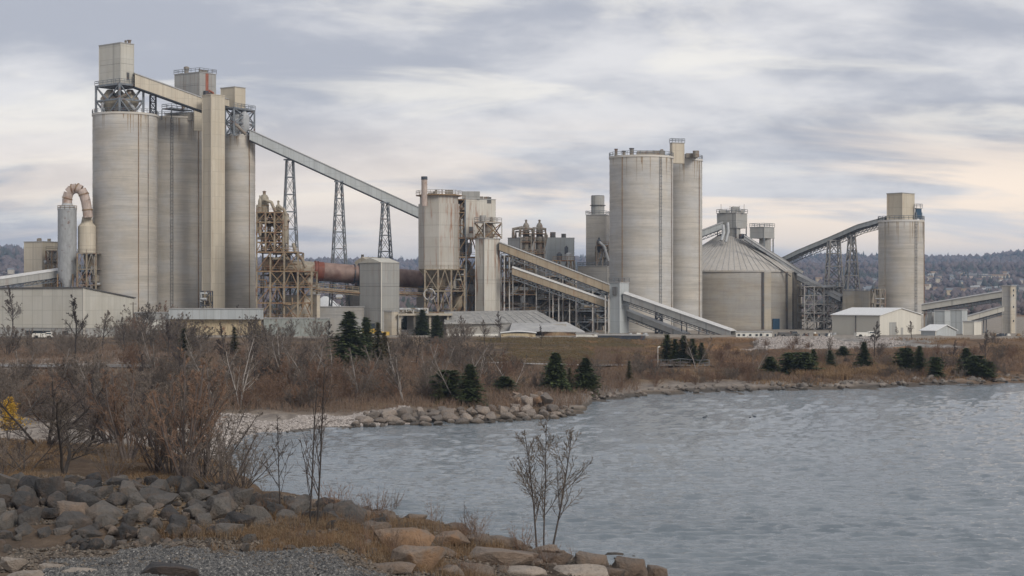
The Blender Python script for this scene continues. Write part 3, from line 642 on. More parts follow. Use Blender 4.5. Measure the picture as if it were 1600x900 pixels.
# --- preheater, kiln and its building
def rack(th, pl, pr, yt, yb, Y, depth, nc, nl, seed, m_leg, m_beam, pipes=10, vessels=3, deck=True, pm=('jumble', 'steel_tan', 'galv'), bw=.3, zbase=None, fill=.85):
    rs = random.Random(seed); z0 = zat(yb, Y) if zbase is None else zbase; z1 = zat(yt, Y); x0, x1 = X(pl, Y), X(pr, Y)
    xs = [x0 + (x1-x0)*i/(nc-1) for i in range(nc)]; zs = [z0 + (z1-z0)*i/nl for i in range(nl+1)]; yd = (Y, Y+depth)
    for y in yd:
        for x in xs: th.beam((x, y, z0), (x, y, z1), bw*1.3, m_leg, 'column')
        for z in zs[1:]: th.beam((x0, y, z), (x1, y, z), bw, m_beam, 'beam')
        for i in range(nc-1):
            for j in range(nl):
                q = rs.random()
                if q > fill: continue
                xa, xb = xs[i], xs[i+1]; za, zb_ = zs[j], zs[j+1]
                if q < fill*.45: m_ = (xa+xb)/2; th.beam((xa, y, za), (m_, y, zb_), bw*.65, m_beam, 'brace'); th.beam((xb, y, za), (m_, y, zb_), bw*.65, m_beam, 'brace')
                elif q < fill*.8: th.beam((xa, y, za), (xb, y, zb_), bw*.6, m_beam, 'brace'); th.beam((xb, y, za), (xa, y, zb_), bw*.6, m_beam, 'brace')
                else: th.beam((xa, y, za), (xb, y, zb_), bw*.7, m_beam, 'brace')
    for z in zs[1:]:
        for x in xs: th.beam((x, Y, z), (x, Y+depth, z), bw*.8, m_beam, 'beam')
        if deck and rs.random() < .8:
            th.put(hull([(x0, Y, z+.05), (x1, Y, z+.05), (x1, Y+depth, z+.05), (x0, Y+depth, z+.05)], z+.15), 'deck', m_beam)
            railing(th, [Vector((x0, Y-.05, z+.15)), Vector((x1, Y-.05, z+.15))], 1.0, m_beam, 2.0, .04)
    for i in range(pipes):
        x, z, y = rs.uniform(x0, x1), rs.uniform(z0, z1), Y + rs.uniform(-.4, depth)
        pts = [(x, y, z)]
        for k in range(rs.randint(2, 4)):
            if rs.random() < .5: x = min(max(x + rs.uniform(-5, 5), x0), x1)
            else: z = min(max(z + rs.uniform(-5, 5), z0+.3), z1)
            y += rs.uniform(-.5, .5); pts.append((x, y, z))
        th.pipe(pts, rs.choice((.14, .2, .3, .4)), rs.choice(pm), 'pipe', 7)
    for i in range(vessels):
        x, y = rs.uniform(x0+1.2, x1-1.2), Y + rs.uniform(.3, .8)*depth; j = rs.randrange(nl); za, h = zs[j]+.2, (zs[1]-zs[0])*rs.uniform(.6, .95); rr = rs.uniform(.7, 1.7)
        th.cyl((x, y), rr, za, za+h, rs.choice(pm), 'vessel', 18, levels=[(za, rr*.3), (za+h*.3, rr), (za+h*.85, rr), (za+h, rr*.45)])
def cyclone(th, px, Y, yt, yb, hw, mat='vessel'):
    s = Y/F; r = hw*s; za, zb_ = zat(yb, Y), zat(yt, Y); h = zb_-za
    th.cyl((X(px, Y), Y), r, za, zb_, mat, 'cyclone', 24, levels=[(za, r*.25), (za+h*.28, r), (za+h*.68, r), (za+h*.78, r*.92), (za+h*.86, r*.6), (za+h*.88, r*.32), (za+h*.96, r*.32), (za+h*.97, r*.5), (zb_, r*.12)])
    th.cyl((X(px, Y), Y), r*1.06, za+h*.5, za+h*.53, 'steel_brown', 'ring', 24)
th = T('preheater_tower', 'tall tan and brown open steel preheater structure with domed cyclones beside third silo', 'steel structure', base(443, 450))
rack(th, 401, 487, 424, 500, 448, 12, 5, 4, 5, 'steel_tan', 'steel_brown', 26, 4, pm=('jumble', 'vessel', 'steel_brown'), bw=.36, zbase=GZ)
rack(th, 401, 466, 394, 424, 449, 11, 4, 1, 6, 'steel_tan', 'steel_brown', 8, 3, pm=('jumble', 'vessel', 'steel_brown'), bw=.34)
rack(th, 401, 443, 332, 394, 451, 9, 4, 4, 8, 'steel_tan', 'steel_brown', 34, 5, pm=('jumble', 'vessel', 'steel_tan'), bw=.32)
for a_ in ((413, 455, 298, 346, 7.2), (435, 455, 313, 366, 5.2), (406, 453, 305, 345, 3), (446, 453, 330, 380, 4.5)): cyclone(th, *a_)
for pts in (((413, 312), (424, 316), (430, 330), (428, 350)), ((435, 322), (444, 328), (450, 345), (447, 372)), ((403, 320), (402, 350), (408, 372)), ((458, 380), (462, 395), (472, 405), (478, 418))):
    th.pipe([P(px, py, 453) for px, py in pts], .45, 'vessel', 'riser_duct')
for pc_, yy_ in (((413, 487), 394), ((401, 487), 425)): pass
cbox(th, 420, 452, 470, 408, 440, 455, 35, 'vessel', 1, name='kiln_hood', trim=False)
cbox(th, 440, 455, 486, 462, 500, 456, 45, 'conc', 1, name='lower_room', trim=False, zb=GZ, bmax=12)
th = T('rotary_kiln', 'long horizontal rust red rotary kiln running through the grey building', 'kiln', base(570, 470))
ka, kb = P(462, 421, 466), P(673, 438.5, 476)
kd = (kb-ka); kl = kd.normalized(); rk = 14.6*470/F
def ktube(p, q, r, mat, name): mb = MB(); mb.tube([p, q], r, 40, True); th.put(mb, name, mat, True, None, R(40))
ktube(ka, ka+kd*.13, rk*.98, 'vessel', 'inlet'); ktube(ka+kd*.128, ka+kd*.20, rk*1.03, 'kiln_red', 'shell_section'); ktube(ka+kd*.2, kb, rk, 'kiln', 'shell')
for f_ in (.135, .155, .42, .485, .93): ktube(ka+kd*f_, ka+kd*(f_+.008), rk*1.1, 'kiln_red' if f_ < .2 else 'steel_dark', 'tyre_ring')
ktube(ka+kd*.455, ka+kd*.475, rk*1.24, 'steel_dark', 'girth_gear')
for f_ in (.14, .46, .93):
    p = ka+kd*f_; th.put(hull([(p.x-1.3, p.y-1.5, GZ), (p.x+1.3, p.y-1.5, GZ), (p.x+1.3, p.y+1.5, GZ), (p.x-1.3, p.y+1.5, GZ)], p.z-rk-.8), 'pier', 'conc_grey')
    th.put(hull([(p.x-.9, p.y-2, p.z-rk-.8), (p.x+.9, p.y-2, p.z-rk-.8), (p.x+.9, p.y+2, p.z-rk-.8), (p.x-.9, p.y+2, p.z-rk-.8)], p.z-rk*.6), 'roller_bearing', 'steel_dark')
th = T('kiln_walkway', 'rusty tan service walkway running below the rotary kiln', 'walkway', base(580, 462))
for (p_, q_) in ((P(487, 449, 458), P(569, 456, 462)), (P(622, 456, 462), P(672, 458, 464))):
    up = Vector((0,0,1)); th.beam(p_, q_, .35, 'steel_tan', 'girder'); th.beam(p_-up*1.0, q_-up*1.0, .25, 'steel_tan', 'girder'); railing(th, [p_+up*.2, q_+up*.2], 1.0, 'steel_tan', 1.5, .06)
    k = 8
    for i in range(k): th.beam(p_.lerp(q_, i/k)-up, p_.lerp(q_, (i+1)/k), .14, 'steel_brown', 'brace')
    th.pipe([p_+Vector((0, -.4, -.5)), q_+Vector((0, -.4, -.5))], .22, 'steel_brown', 'pipe')
th = T('kiln_building', 'plain grey clad building the kiln passes through', 'building', base(596, 458))
n, dl, dr, a, b = corner(562, 596, 624, 456, 40); z1 = zat(410, 456); z0 = GZ
for i in range(3):
    za, zc = z0+(z1-z0)*i/3, z0+(z1-z0)*(i+1)/3-.06
    th.put(hull([(p.x, p.y, za) for p in (n, n+dr*b, n+dr*b+dl*a, n+dl*a)], zc), 'wall_panel', 'clad_grey')
pk = z1 + 1.3
mb = MB(); q = [n-(dl+dr)*.2, n+dr*(b+.2)-dl*.2, n+dr*(b+.2)+dl*(a+.2), n+dl*(a+.2)-dr*.2]; m1 = (q[0]+q[3])/2; m2 = (q[1]+q[2])/2
mb.poly([(q[0].x, q[0].y, z1-.05), (q[1].x, q[1].y, z1-.05), (m2.x, m2.y, pk), (m1.x, m1.y, pk), (q[3].x, q[3].y, z1-.05), (q[2].x, q[2].y, z1-.05)], [(0,1,2,3), (3,2,5,4), (0,3,4), (1,5,2), (0,4,5,1)]); th.put(mb, 'roof', 'clad')
th.beam((n.x, n.y, z0), (n.x, n.y, z1), .25, 'clad_pale', 'corner_trim')
th = T('kiln_annex', 'gabled grey clad annex on the left of the kiln building', 'building', base(555, 472))
n, dl, dr, a, b = corner(540, 562, 598, 474, 35); z1 = zat(408, 474); b = min(b, 12); z0_ = zat(441.5, 474)
q = [n, n+dr*b, n+dr*b+dl*a, n+dl*a]
th.put(hull([(p.x, p.y, GZ) for p in q], zat(446, 474)), 'wall', 'conc_grey')
th.put(hull([(p.x, p.y, zat(416, 478)) for p in [v+dr*4 for v in q]], z1), 'wall', 'clad_buff')
m1 = (q[0]+q[3])/2+dr*4; m2 = (q[1]+q[2])/2+dr*4; qq = [v+dr*4 for v in q]
mb = MB(); mb.poly([(qq[0].x, qq[0].y, z1), (qq[1].x, qq[1].y, z1), (m2.x, m2.y, z1+1.3), (m1.x, m1.y, z1+1.3), (qq[3].x, qq[3].y, z1), (qq[2].x, qq[2].y, z1)], [(0,1,2,3), (3,2,5,4), (0,3,4), (1,5,2), (0,4,5,1)]); th.put(mb, 'roof', 'clad_buff')
th.cyl((m1.x, m1.y+2), .4, z1+1, z1+2, 'trim', 'vent', 12)
th = T('concrete_pier_wall', 'pale concrete wall end beside the brown preheater base', 'wall', base(500, 452)); cbox(th, 487, 495, 500, 461, 500, 452, 45, 'conc', zb=GZ, trim=False, bmax=5)
th = T('storage_dome', 'white sheeted heap visible through the gap under the kiln', 'storage pile', base(512, 520)); th.cyl((X(508, 520), 520), 6, zat(482, 520), zat(463, 520), 'roof_white', 'cover', 20, r1=.6)
th = T('retaining_wall', 'long low grey concrete wall below the kiln walkway', 'wall', base(525, 458)); cbox(th, 500, 565, 569, 480, 502, 455, 8, 'conc_grey', zb=GZ, trim=False, bmax=3)
# --- the rusty middle block
th = T('raw_meal_bin', 'big faceted grey bin with rust streaks above an open steel hopper base', 'silo', base(687, 458))
Yb = 458; cx = X(686, Yb+5); cy = Yb+5.2; rb = 5.6
pts = [(cx + rb*math.cos(R(a_)), cy + rb*math.sin(R(a_))) for a_ in (-88+i*45 for i in range(8))]
za, zb_ = zat(420, Yb), zat(317, Yb)
for i in range(3):
    z_a, z_b = za+(zb_-za)*i/3, za+(zb_-za)*(i+1)/3
    th.put(hull([(x, y, z_a) for x, y in pts], z_b-.05), 'wall_panel', 'clad_bin')
    if i < 2: th.put(hull([(cx+(x-cx)*.985, cy+(y-cy)*.985, z_b-.05) for x, y in pts], z_b), 'seam', 'trim')
ptz = [(cx+(x-cx)*.93, cy+(y-cy)*.93, zb_-.05) for x, y in pts]; th.put(hull(ptz, zat(305, Yb)), 'parapet', 'clad_bin')
th.put(hull([(cx+(x-cx)*1.12, cy+(y-cy)*1.12, zat(305, Yb)) for x, y in pts], zat(303, Yb)), 'deck', 'steel_brown')
railing(th, [Vector((cx+(x-cx)*1.11, cy+(y-cy)*1.11, zat(303, Yb))) for x, y in pts+[pts[0]]], 1.1, 'steel_pale', 1.6, .05)
mb = MB(); n_ = 8; mb.v = [(x, y, za) for x, y in pts] + [(cx+(x-cx)*.16, cy+(y-cy)*.16, zat(458, Yb)) for x, y in pts]; mb.f = [(i, n_+i, n_+(i+1) % 8, (i+1) % 8) for i in range(8)] + [tuple(range(8, 16))[::-1], tuple(range(8))]; th.put(mb, 'hopper', 'vessel')
roofbits(th, Vector((cx-3, cy-4, 0)), Vector((1, 0, 0)), Vector((0, 1, 0)), 8, 8, zat(303, Yb), 21, 9, 'jumble', 1.3)
th = T('bin_support_frame', 'dusty tan steel frame holding the faceted bin', 'steel structure', base(690, 456))
rack(th, 664, 726, 421, 500, 456, 10, 4, 3, 31, 'steel_tan', 'steel_tan', 12, 2, pm=('jumble', 'steel_tan'), bw=.34, zbase=GZ)
th.pipe([P(671, 460, 455)+Vector((math.cos(a_*.5)*1.5, 0, math.sin(a_*.5)*1.5)) for a_ in range(13)], .18, 'steel_pale', 'hoop_pipe')
th = T('vent_stack', 'plain beige round stack with dark cap left of the rusty bin roof', 'chimney', base(663, 458, zat(318, 458)))
s = 457/F; th.cyl((X(663, 456.5), 456.5), 4.6*s, zat(322, 457), zat(275.5, 457), 'duct', 'stack', 24, levels=[(zat(322, 457), 4.6*s), (zat(281, 457), 4.6*s)]); th.cyl((X(663, 456.5), 456.5), 5*s, zat(281, 457), zat(276, 457), 'steel_dark', 'cap', 24)
th = T('mill_building', 'tall rust streaked white clad building right of faceted bin', 'building', base(727, 470))
n, dl, dr, a, b, za, zb_ = cbox(th, 711, 727, 774, 311, 373, 466, 62, 'clad_rust', 2, bmax=14)
roofbits(th, n, dl, dr, a, b, zb_+.2, 33, 4, 'jumble', 1.2)
p = n + dr*2.5 + dl*1.5; th.put(hull([(p.x-2.4, p.y-1, zb_), (p.x+2.4, p.y-1, zb_), (p.x+2.4, p.y+2, zb_), (p.x-2.4, p.y+2, zb_)], zb_+2.2), 'penthouse', 'clad_grey')
for k_, (d_, z_) in enumerate(((.12, 1.5), (.72, 9.8))): p = n + dr*b*d_ - dl*.05; th.put(hull([(p.x, p.y, za+z_), (p.x+dr.x*1.3, p.y+dr.y*1.3, za+z_), (p.x+dr.x*1.3+dl.x*.1, p.y+dr.y*1.3+dl.y*.1, za+z_), (p.x+dl.x*.1, p.y+dl.y*.1, za+z_)], za+z_+1.8), 'door', 'trim')
th = T('steel_tower', 'rusty blue grey braced steel bays between faceted bin and pale silo tower', 'steel structure', base(727, 464))
rack(th, 711, 727, 312, 372, 463, 9, 2, 3, 38, 'steel', 'steel_brown', 8, 2, pm=('jumble', 'clad_grey'), bw=.28); rack(th, 711, 746, 372, 500, 463, 9, 3, 5, 37, 'steel', 'steel_brown', 12, 4, pm=('jumble', 'galv', 'steel_dark', 'clad_grey'), bw=.32, zbase=GZ)
th.put(hull([(X(712, 468), 468, GZ), (X(742, 468), 468, GZ), (X(742, 468), 474, GZ), (X(712, 468), 474, GZ)], zat(420, 468)), 'inner_wall', 'conc_grey')
th.put(hull([(X(712, 469), 469, zat(400, 468)), (X(728, 469), 469, zat(400, 468)), (X(728, 469), 474, zat(400, 468)), (X(712, 469), 474, zat(400, 468))], zat(318, 468)), 'inner_wall', 'clad_grey')
th = T('feed_tower', 'tall pale streaked square tower with darker left face, right of rusty bin', 'tower', base(757, 458))
n, dl, dr, a, b, za, zb_ = cbox(th, 743, 757, 781, 373, 483, 458, 42, 'clad_rust', 2, zb=GZ+3.5)
zf = zat(500, 458); 
mb = MB(); q = [n, n+dr*b, n+dr*b+dl*a, n+dl*a]; cc = (q[0]+q[2])/2; mb.v = [(p.x, p.y, GZ+3.5) for p in q] + [(cc.x+(p.x-cc.x)*.6, cc.y+(p.y-cc.y)*.6, GZ) for p in q]; mb.f = [(0,4,5,1), (1,5,6,2), (2,6,7,3), (3,7,4,0), (4,7,6,5), (0,1,2,3)]; th.put(mb, 'tapered_foot', 'clad_rust')
f1 = foot(741, 757, 784, 457, 42, zb_+.2); railing(th, f1+[f1[0]], 1.1, 'steel_brown')
lattice(th, f1, [p+Vector((0,0,4.2)) for p in f1], 1, .3, .22, 'steel_pale', 'steel_brown')
f2 = [p+Vector((0,0,4.2)) for p in f1]; th.put(hull([tuple(p) for p in f2], f2[0].z+.25), 'deck', 'steel_brown'); railing(th, [p+Vector((0,0,.25)) for p in f2+[f2[0]]], 1.1, 'steel_pale')
th.cyl((cc.x, cc.y), 1.4, zb_+.5, f2[0].z-.2, 'jumble', 'hopper', 16); th.cyl((cc.x-1.3, cc.y), .9, f2[0].z, f2[0].z+2, 'clad_grey', 'filter', 14); th.cyl((cc.x+1, cc.y), .5, f2[0].z, f2[0].z+1.6, 'jumble', 'vent', 12)
# --- pipework right of it and the two brown conveyors
th = T('pipe_rack', 'dense grey steel pipework standing below the two brown conveyors', 'steel structure', base(850, 470))
rack(th, 783, 838, 400, 500, 466, 14, 4, 6, 51, 'steel_pale', 'steel_brown', 60, 9, bw=.26, zbase=GZ)
rack(th, 838, 900, 432, 505, 468, 16, 4, 5, 52, 'steel_pale', 'jumble', 75, 10, bw=.26, zbase=GZ)
rack(th, 900, 952, 452, 505, 470, 14, 3, 4, 53, 'steel_pale', 'steel', 50, 8, bw=.26, zbase=GZ)
cbox(th, 908, 915, 945, 488, 512, 480, 60, 'tan_wall', name='low_room', trim=False, zb=GZ, bmax=8)
cbox(th, 845, 860, 900, 490, 512, 484, 60, 'clad_grey', name='low_room', trim=False, zb=GZ, bmax=12)
th = T('conveyor_gallery', 'upper of the two tan panelled conveyors running down to the narrow transfer tower', 'conveyor', base(868, 462))
gallery(th, P(781, 391, 462), P(957, 459, 458), 12.5*460/F, 3, 'clad_tan', 'roof_grey', 12, .14, truss=.9)
for px, py in ((788, 398), (796, 402)): th.beam((X(px, 460), 459, GZ), (X(px, 460), 459, zat(py, 460)), .3, 'steel_pale', 'support_post')
th = T('conveyor_gallery', 'lower of the two tan panelled conveyors with pale roof edge', 'conveyor', base(875, 458))
gallery(th, P(801, 429, 458), P(949, 481, 455), 11*457/F, 3, 'clad_tan', 'roof_pale', 10, .28, truss=.9)
for px, py in ((864, 450), (873, 452), (890, 460), (928, 473)): th.beam((X(px, 457), 457, GZ), (X(px, 457), 457, zat(py, 457)), .28, 'steel_pale', 'support_post')
th = T('transfer_tower', 'narrow grey square tower where the brown conveyors end', 'tower', base(969, 452))
n, dl, dr, a, b, za, zb_ = cbox(th, 953, 968.5, 982, 442, 520, 448, 42, 'clad_blue', 1, zb=GZ, rail=True)
p = n+dl*a*.55; th.put(hull([(p.x-.5, p.y-.6, zb_-3.2), (p.x+.5, p.y-.9, zb_-3.2), (p.x+.5, p.y+.2, zb_-3.2), (p.x-.5, p.y+.3, zb_-3.2)], zb_-1), 'louvre', 'trim')
for px in (946, 951): th.beam((X(px, 450), 450, GZ), (X(px, 450), 450, zat(462, 450)), .35, 'steel_pale', 'support_post')
th = T('conveyor_gallery', 'upper grey conveyor sloping from the narrow transfer tower down past twin silos', 'conveyor', base(1065, 446))
gallery(th, P(978, 469, 449), P(1146, 528, 430), 11*445/F, 2.8, 'clad_grey', 'roof_pale', 12, .32, truss=.8)
th = T('conveyor_gallery', 'lower grey conveyor sloping to the ground in front of twin silos', 'conveyor', base(1030, 449))
gallery(th, P(978, 492, 452), P(1075, 530, 440), 9*450/F, 2.6, 'clad_grey', 'roof_pale', 7, .32, truss=.7)
th = T('conveyor_trestle', 'short dark steel trestle under the grey conveyors in front of twin silos', 'steel frame', base(1030, 446))
lattice(th, rect4(X(1030, 446), 447, 10*446/F, 2, GZ), rect4(X(1030, 446), 447, 9*446/F, 2, zat(489, 446)), 3, .35, .2, 'steel_dark')
for px, py in ((1065, 501), (1073, 505), (1092, 511), (1104, 515)): th.beam((X(px, 440), 440, GZ), (X(px, 440), 440, zat(py, 440)), .25, 'steel_dark', 'support_post')
# --- background buildings behind the conveyors
th = T('background_building', 'grey clad building behind the conveyors with two tall cyclones in front', 'building', base(850, 515))
cbox(th, 794, 826, 897, 371, 420, 520, 55, 'clad_grey', 1, trim=2, bmax=22, zb=GZ)
n, dl, dr, a, b = corner(852, 854, 897, 508, 80); z1 = zat(371, 508); th.put(hull([(p.x, p.y, GZ) for p in (n, n+dr*min(b, 9), n+dr*9+dl*4, n+dl*4)], z1), 'wall', 'clad_blue')
for px, w, h in ((864, 1.4, 1.8), (881, 1.2, 1.3), (830, .8, .8)): th.cyl((X(px, 512), 514), w*.6, z1-.2, z1+h, 'trim', 'vent', 10)
for px, sd_ in ((822, 61), (843, 62)):
    th = T('cyclone_stack', 'left of two tall slender cyclones behind the brown conveyors' if px == 822 else 'right of two tall slender cyclones behind the brown conveyors', 'cyclone', base(px, 500))
    cyclone(th, px, 500, 343, 385, 5.2, 'jumble'); cyclone(th, px+1, 499, 362, 402, 7, 'jumble'); cyclone(th, px-1, 499, 385, 420, 8, 'jumble')
    for i, (a_, b_) in enumerate(((360, 366), (375, 379), (393, 397))): th.put(hull([(X(px-9, 499), 497, zat(b_, 499)), (X(px+9, 499), 497, zat(b_, 499)), (X(px+9, 499), 503, zat(b_, 499)), (X(px-9, 499), 503, zat(b_, 499))], zat(b_, 499)+.2), 'deck', 'steel_brown'); railing(th, [Vector((X(px-9, 497), 497, zat(b_, 499)+.2)), Vector((X(px+9, 497), 497, zat(b_, 499)+.2))], 1.0, 'jumble', 1.2, .07)
    for q in (-8, 8): th.beam((X(px+q, 497), 497, GZ), (X(px+q, 497), 497, zat(366, 497)), .3, 'jumble', 'column')
    th.pipe([P(px+2, 357, 498), P(px+9, 358, 498), P(px+11, 368, 498), P(px+7, 385, 498)], .45, 'jumble', 'duct'); th.pipe([P(px-2, 357, 498), P(px-9, 356, 498), P(px-10, 370, 498)], .4, 'jumble', 'duct')
th = T('duct_bridge', 'small square pipe frame left of the two slender cyclones', 'pipework', base(805, 503))
th.pipe([P(802, 372, 503), P(802, 358, 503), P(817, 355.5, 503)], .5, 'jumble', 'duct'); th.pipe([P(806, 372, 504), P(806, 362, 504), P(818, 362, 504)], .3, 'jumble', 'duct')
th = T('dust_collector', 'dark dust collector with round fans on a deck right of the slender cyclones', 'machine', base(880, 492))
rack(th, 864, 898, 407, 470, 490, 7, 4, 3, 71, 'jumble', 'steel_brown', 10, 3, bw=.25, zbase=GZ)
for px, r_, yy in ((874, 4.5, 400), (888, 5.5, 400), (885, 3, 390)): th.cyl((X(px, 493), 493), r_*.18, zat(yy+7, 492), zat(yy-6, 492), 'galv' if px == 888 else 'steel_dark', 'filter', 16, levels=[(zat(yy+7, 492), r_*.18), (zat(yy-3, 492), r_*.18), (zat(yy-6, 492), r_*.06)])
th = T('background_tower', 'dark concrete tower with round cap left of the twin silos', 'tower', base(933, 520))
n, dl, dr, a, b, za, zb_ = cbox(th, 916, 946, 957, 336, 420, 520, 15, 'conc_grey', 1, zb=GZ, rail=True, bmax=10)
th.cyl((X(934, 524), 524), 10.5*522/F, zb_, zat(306, 522), 'clad_grey', 'cap_tower', 24); th.cyl((X(934, 524), 524), 12.3*522/F, zat(321, 522), zat(320, 522), 'trim', 'ring', 24); th.cyl((X(934, 524), 524), 10*522/F, zat(306, 522), zat(305, 522), 'trim', 'lid', 24)
rack(th, 932, 951, 384, 416, 512, 5, 3, 1, 77, 'jumble', 'steel_brown', 6, 1, bw=.25); cyclone(th, 936, 513, 371, 395, 4, 'steel_dark'); th.pipe([P(936, 378, 511), P(944, 385, 511), P(948, 398, 511), P(951, 408, 511)], .4, 'galv', 'duct')
th = T('concrete_block', 'flat topped grey concrete block below the dark background tower', 'building', base(925, 505)); cbox(th, 903, 948, 955, 416.5, 470, 506, 12, 'conc_grey', zb=GZ, bmax=10, rail=True)
# --- twin silos
th, c, r, zt = silo('storage_silo', 'very broad pale concrete silo of the central pair', 1002, 49.5, 248, 478, 'silo2', 1.2, (970, 1047)); ladder(th, c, r, .55, GZ, zt)
for i, (px, w, h, k) in enumerate(((963, 2.2, 9, 1), (976, 2.6, 7, 1), (989, 3.2, 12, 1), (1009, 13, 7, 0), (1031, 9, 9, 0), (1037, 2, 12, 0))):
    z = zt+.45; s = 472/F; x = X(px, 472); y = 473 + (i % 3)*2
    if k: th.cyl((x, y), w*s, z, z+h*s, 'jumble', 'roof_vent', 14); th.cyl((x, y), w*s*1.25, z+h*s, z+h*s+.3, 'steel_dark', 'vent_cap', 14)
    else: th.put(hull([(x-w*s, y, z), (x+w*s, y, z), (x+w*s, y+3, z), (x-w*s, y+3, z)], z+h*s), 'roof_unit', 'jumble')
th, c, r, zt = silo('storage_silo', 'narrower pale concrete silo of the central pair, carrying a small lift tower', 1066, 31, 252, 496, 'silo2', 1.2, (1090,))
th.put(hull([(X(1072, 488), 488, zt+.45), (X(1090, 488), 488, zt+.45), (X(1090, 488), 492, zt+.45), (X(1072, 488), 492, zt+.45)], zt+1.7), 'roof_unit', 'jumble'); th.cyl((X(1088, 486), 487), .9, zt+.4, zt+2.3, 'jumble', 'roof_vent', 14)
th = T('lift_tower', 'small buff square lift tower on the roof between twin silos', 'tower', base(1058, 483, zat(254, 483)))
cbox(th, 1047, 1051, 1069, 223.5, 255, 483, 70, 'clad_buff', 1, bmax=6, rail=True)
# --- dome silo
th = T('dome_silo', 'huge round storage with ribbed conical roof and pilasters', 'silo', base(1145, 525))
DY, DX = 525, X(1143.5, 525); DR = 111*508/F*1.008; ze = zat(426, DY-4); zap = zat(366, DY)
lv = []; k = 9
for i in range(k+1): z = GZ-.5 + (ze-GZ+.5)*i/k; lv += [(z, DR)] + ([(z+.06, DR+.03)] if i < k else [])
th.cyl((DX, DY), DR, 0, 0, 'dome_wall', 'wall', 120, levels=lv); th.cyl((DX, DY), DR+.35, ze, ze+.45, 'dome_wall', 'eave_ring', 120)
th.cyl((DX, DY), DR, ze, zap, 'roofrib', 'roof', 120, levels=[(ze+.45, DR+.2), (zap, 3.6)])
for i in range(72):
    a_ = 2*math.pi*i/72 
    if math.sin(a_) > .5: continue
    th.beam((DX+math.cos(a_)*(DR+.2), DY+math.sin(a_)*(DR+.2), ze+.5), (DX+math.cos(a_)*3.6, DY+math.sin(a_)*3.6, zap+.05), .14, 'roof_grey', 'roof_rib')
for px, w, mt in ((1194, 2.0, 'conc'), (1187, .5, 'trim'), (1227, .5, 'trim'), (1232, 1.4, 'conc'), (1237, .5, 'trim'), (1249, 1.4, 'conc')):
    dx = X(px, DY-14) - DX; a_ = math.asin(max(-.995, min(.995, dx/DR))); p = Vector((DX+math.sin(a_)*(DR+.25), DY-math.cos(a_)*(DR+.25), GZ)); o = th.beam(p, p+Vector((0, 0, ze-GZ)), w, mt, 'pilaster', .8)
dx = X(1212, DY-18) - DX; a_ = math.asin(dx/DR); p = Vector((DX+math.sin(a_)*(DR+.1), DY-math.cos(a_)*(DR+.1), GZ)); t_ = Vector((math.cos(a_), math.sin(a_), 0))
th.put(hull([tuple(p-t_*1.3-Vector((0,.3,0))), tuple(p+t_*1.3-Vector((0,.3,0))), tuple(p+t_*1.3+Vector((0,.3,0))), tuple(p-t_*1.3+Vector((0,.3,0)))], GZ+3.4), 'door', 'blue_door')
th = T('headhouse', 'grey clad machine house perched on apex of the conical roof', 'building', base(1148, 522, zap))
n, dl, dr, a, b, za, zb_ = cbox(th, 1120.5, 1150, 1167, 333, 356, 519, 38, 'clad_grey', 2, rail=True)
cbox(th, 1128, 1150, 1157, 354, 377, 519.5, 30, 'clad_grey', name='lower_wall', trim=False)
for q_ in foot(1121, 1150, 1166, 519.2, 38, zat(379, 519)): th.beam(q_, q_+Vector((0,0,5)), .3, 'steel_dark', 'leg')
z = zb_+.2
for px, w, h in ((1150, 6, 10), (1160, 3, 4), (1133, 8, 4)): th.put(hull([(X(px-w, 521), 521, z), (X(px+w, 521), 521, z), (X(px+w, 521), 524, z), (X(px-w, 521), 524, z)], z+h*.19), 'roof_unit', 'clad_grey')
for px in (1127, 1141, 1147, 1156, 1163): th.beam((X(px, 521), 521.5, z), (X(px, 521), 521.5, z+1.6+(px % 3)*.5), .12, 'jumble', 'mast')
th.pipe([P(1130, 352, 517), P(1131, 364, 516), P(1127, 376, 515)], .5, 'galv', 'chute'); th.pipe([P(1137, 348, 517), P(1138, 362, 516), P(1134, 378, 515)], .45, 'galv', 'chute')
for px in (1158, 1163): th.cyl((X(px, 517), 517), .7, zat(373, 517), zat(366, 517), 'steel_dark', 'fan', 14)
th = T('conveyor_gallery', 'curved ended grey conveyor entering the dome machine house from behind twin silos', 'conveyor', base(1108, 522))
gallery(th, P(1080, 376, 522), P(1130, 357, 521), 9*522/F, 2.4, 'clad_blue', npan=4, truss=.8)
th = T('conveyor_gallery', 'grey conveyor lying on the right slope of the conical roof', 'conveyor', base(1210, 515))
gallery(th, P(1163, 374, 516), P(1254, 433, 512), 5.5*514/F, 2.0, 'galv', 'roof_grey', 8, .3)
th.beam(P(1158, 378, 510), P(1236, 432, 506.5), .35, 'trim', 'cable_tray')
th = T('background_hopper', 'dark grey clad box on legs behind the conical roof', 'building', base(1195, 545))
n, dl, dr, a, b, za, zb_ = cbox(th, 1172, 1194, 1209.5, 355, 372, 548, 38, 'clad_grey', 1, rail=True)
fo = foot(1174, 1194, 1208, 548, 38, GZ)
for q_ in fo: th.beam(q_, (q_.x, q_.y, za), .4, 'steel', 'leg')
th.cyl((X(1196, 552), 553), 1.9, zat(400, 550), za, 'clad_grey', 'hopper', 16)
th = T('conveyor_gallery', 'grey conveyor sloping from the dome eave down to the small concrete building', 'conveyor', base(1287, 500))
gallery(th, P(1249, 437, 510), P(1317, 471, 498), 7.5*505/F, 2.4, 'galv', 'roof_grey', 6, .4, truss=.9)
th = T('pipe_rack', 'weathered grey steel pipework between dome silo and white warehouse', 'steel structure', base(1278, 502))
rack(th, 1257, 1318, 448, 522, 500, 12, 5, 5, 91, 'steel_pale', 'steel_pale', 26, 5, bw=.24, zbase=GZ, pm=('steel_pale', 'jumble', 'galv'))
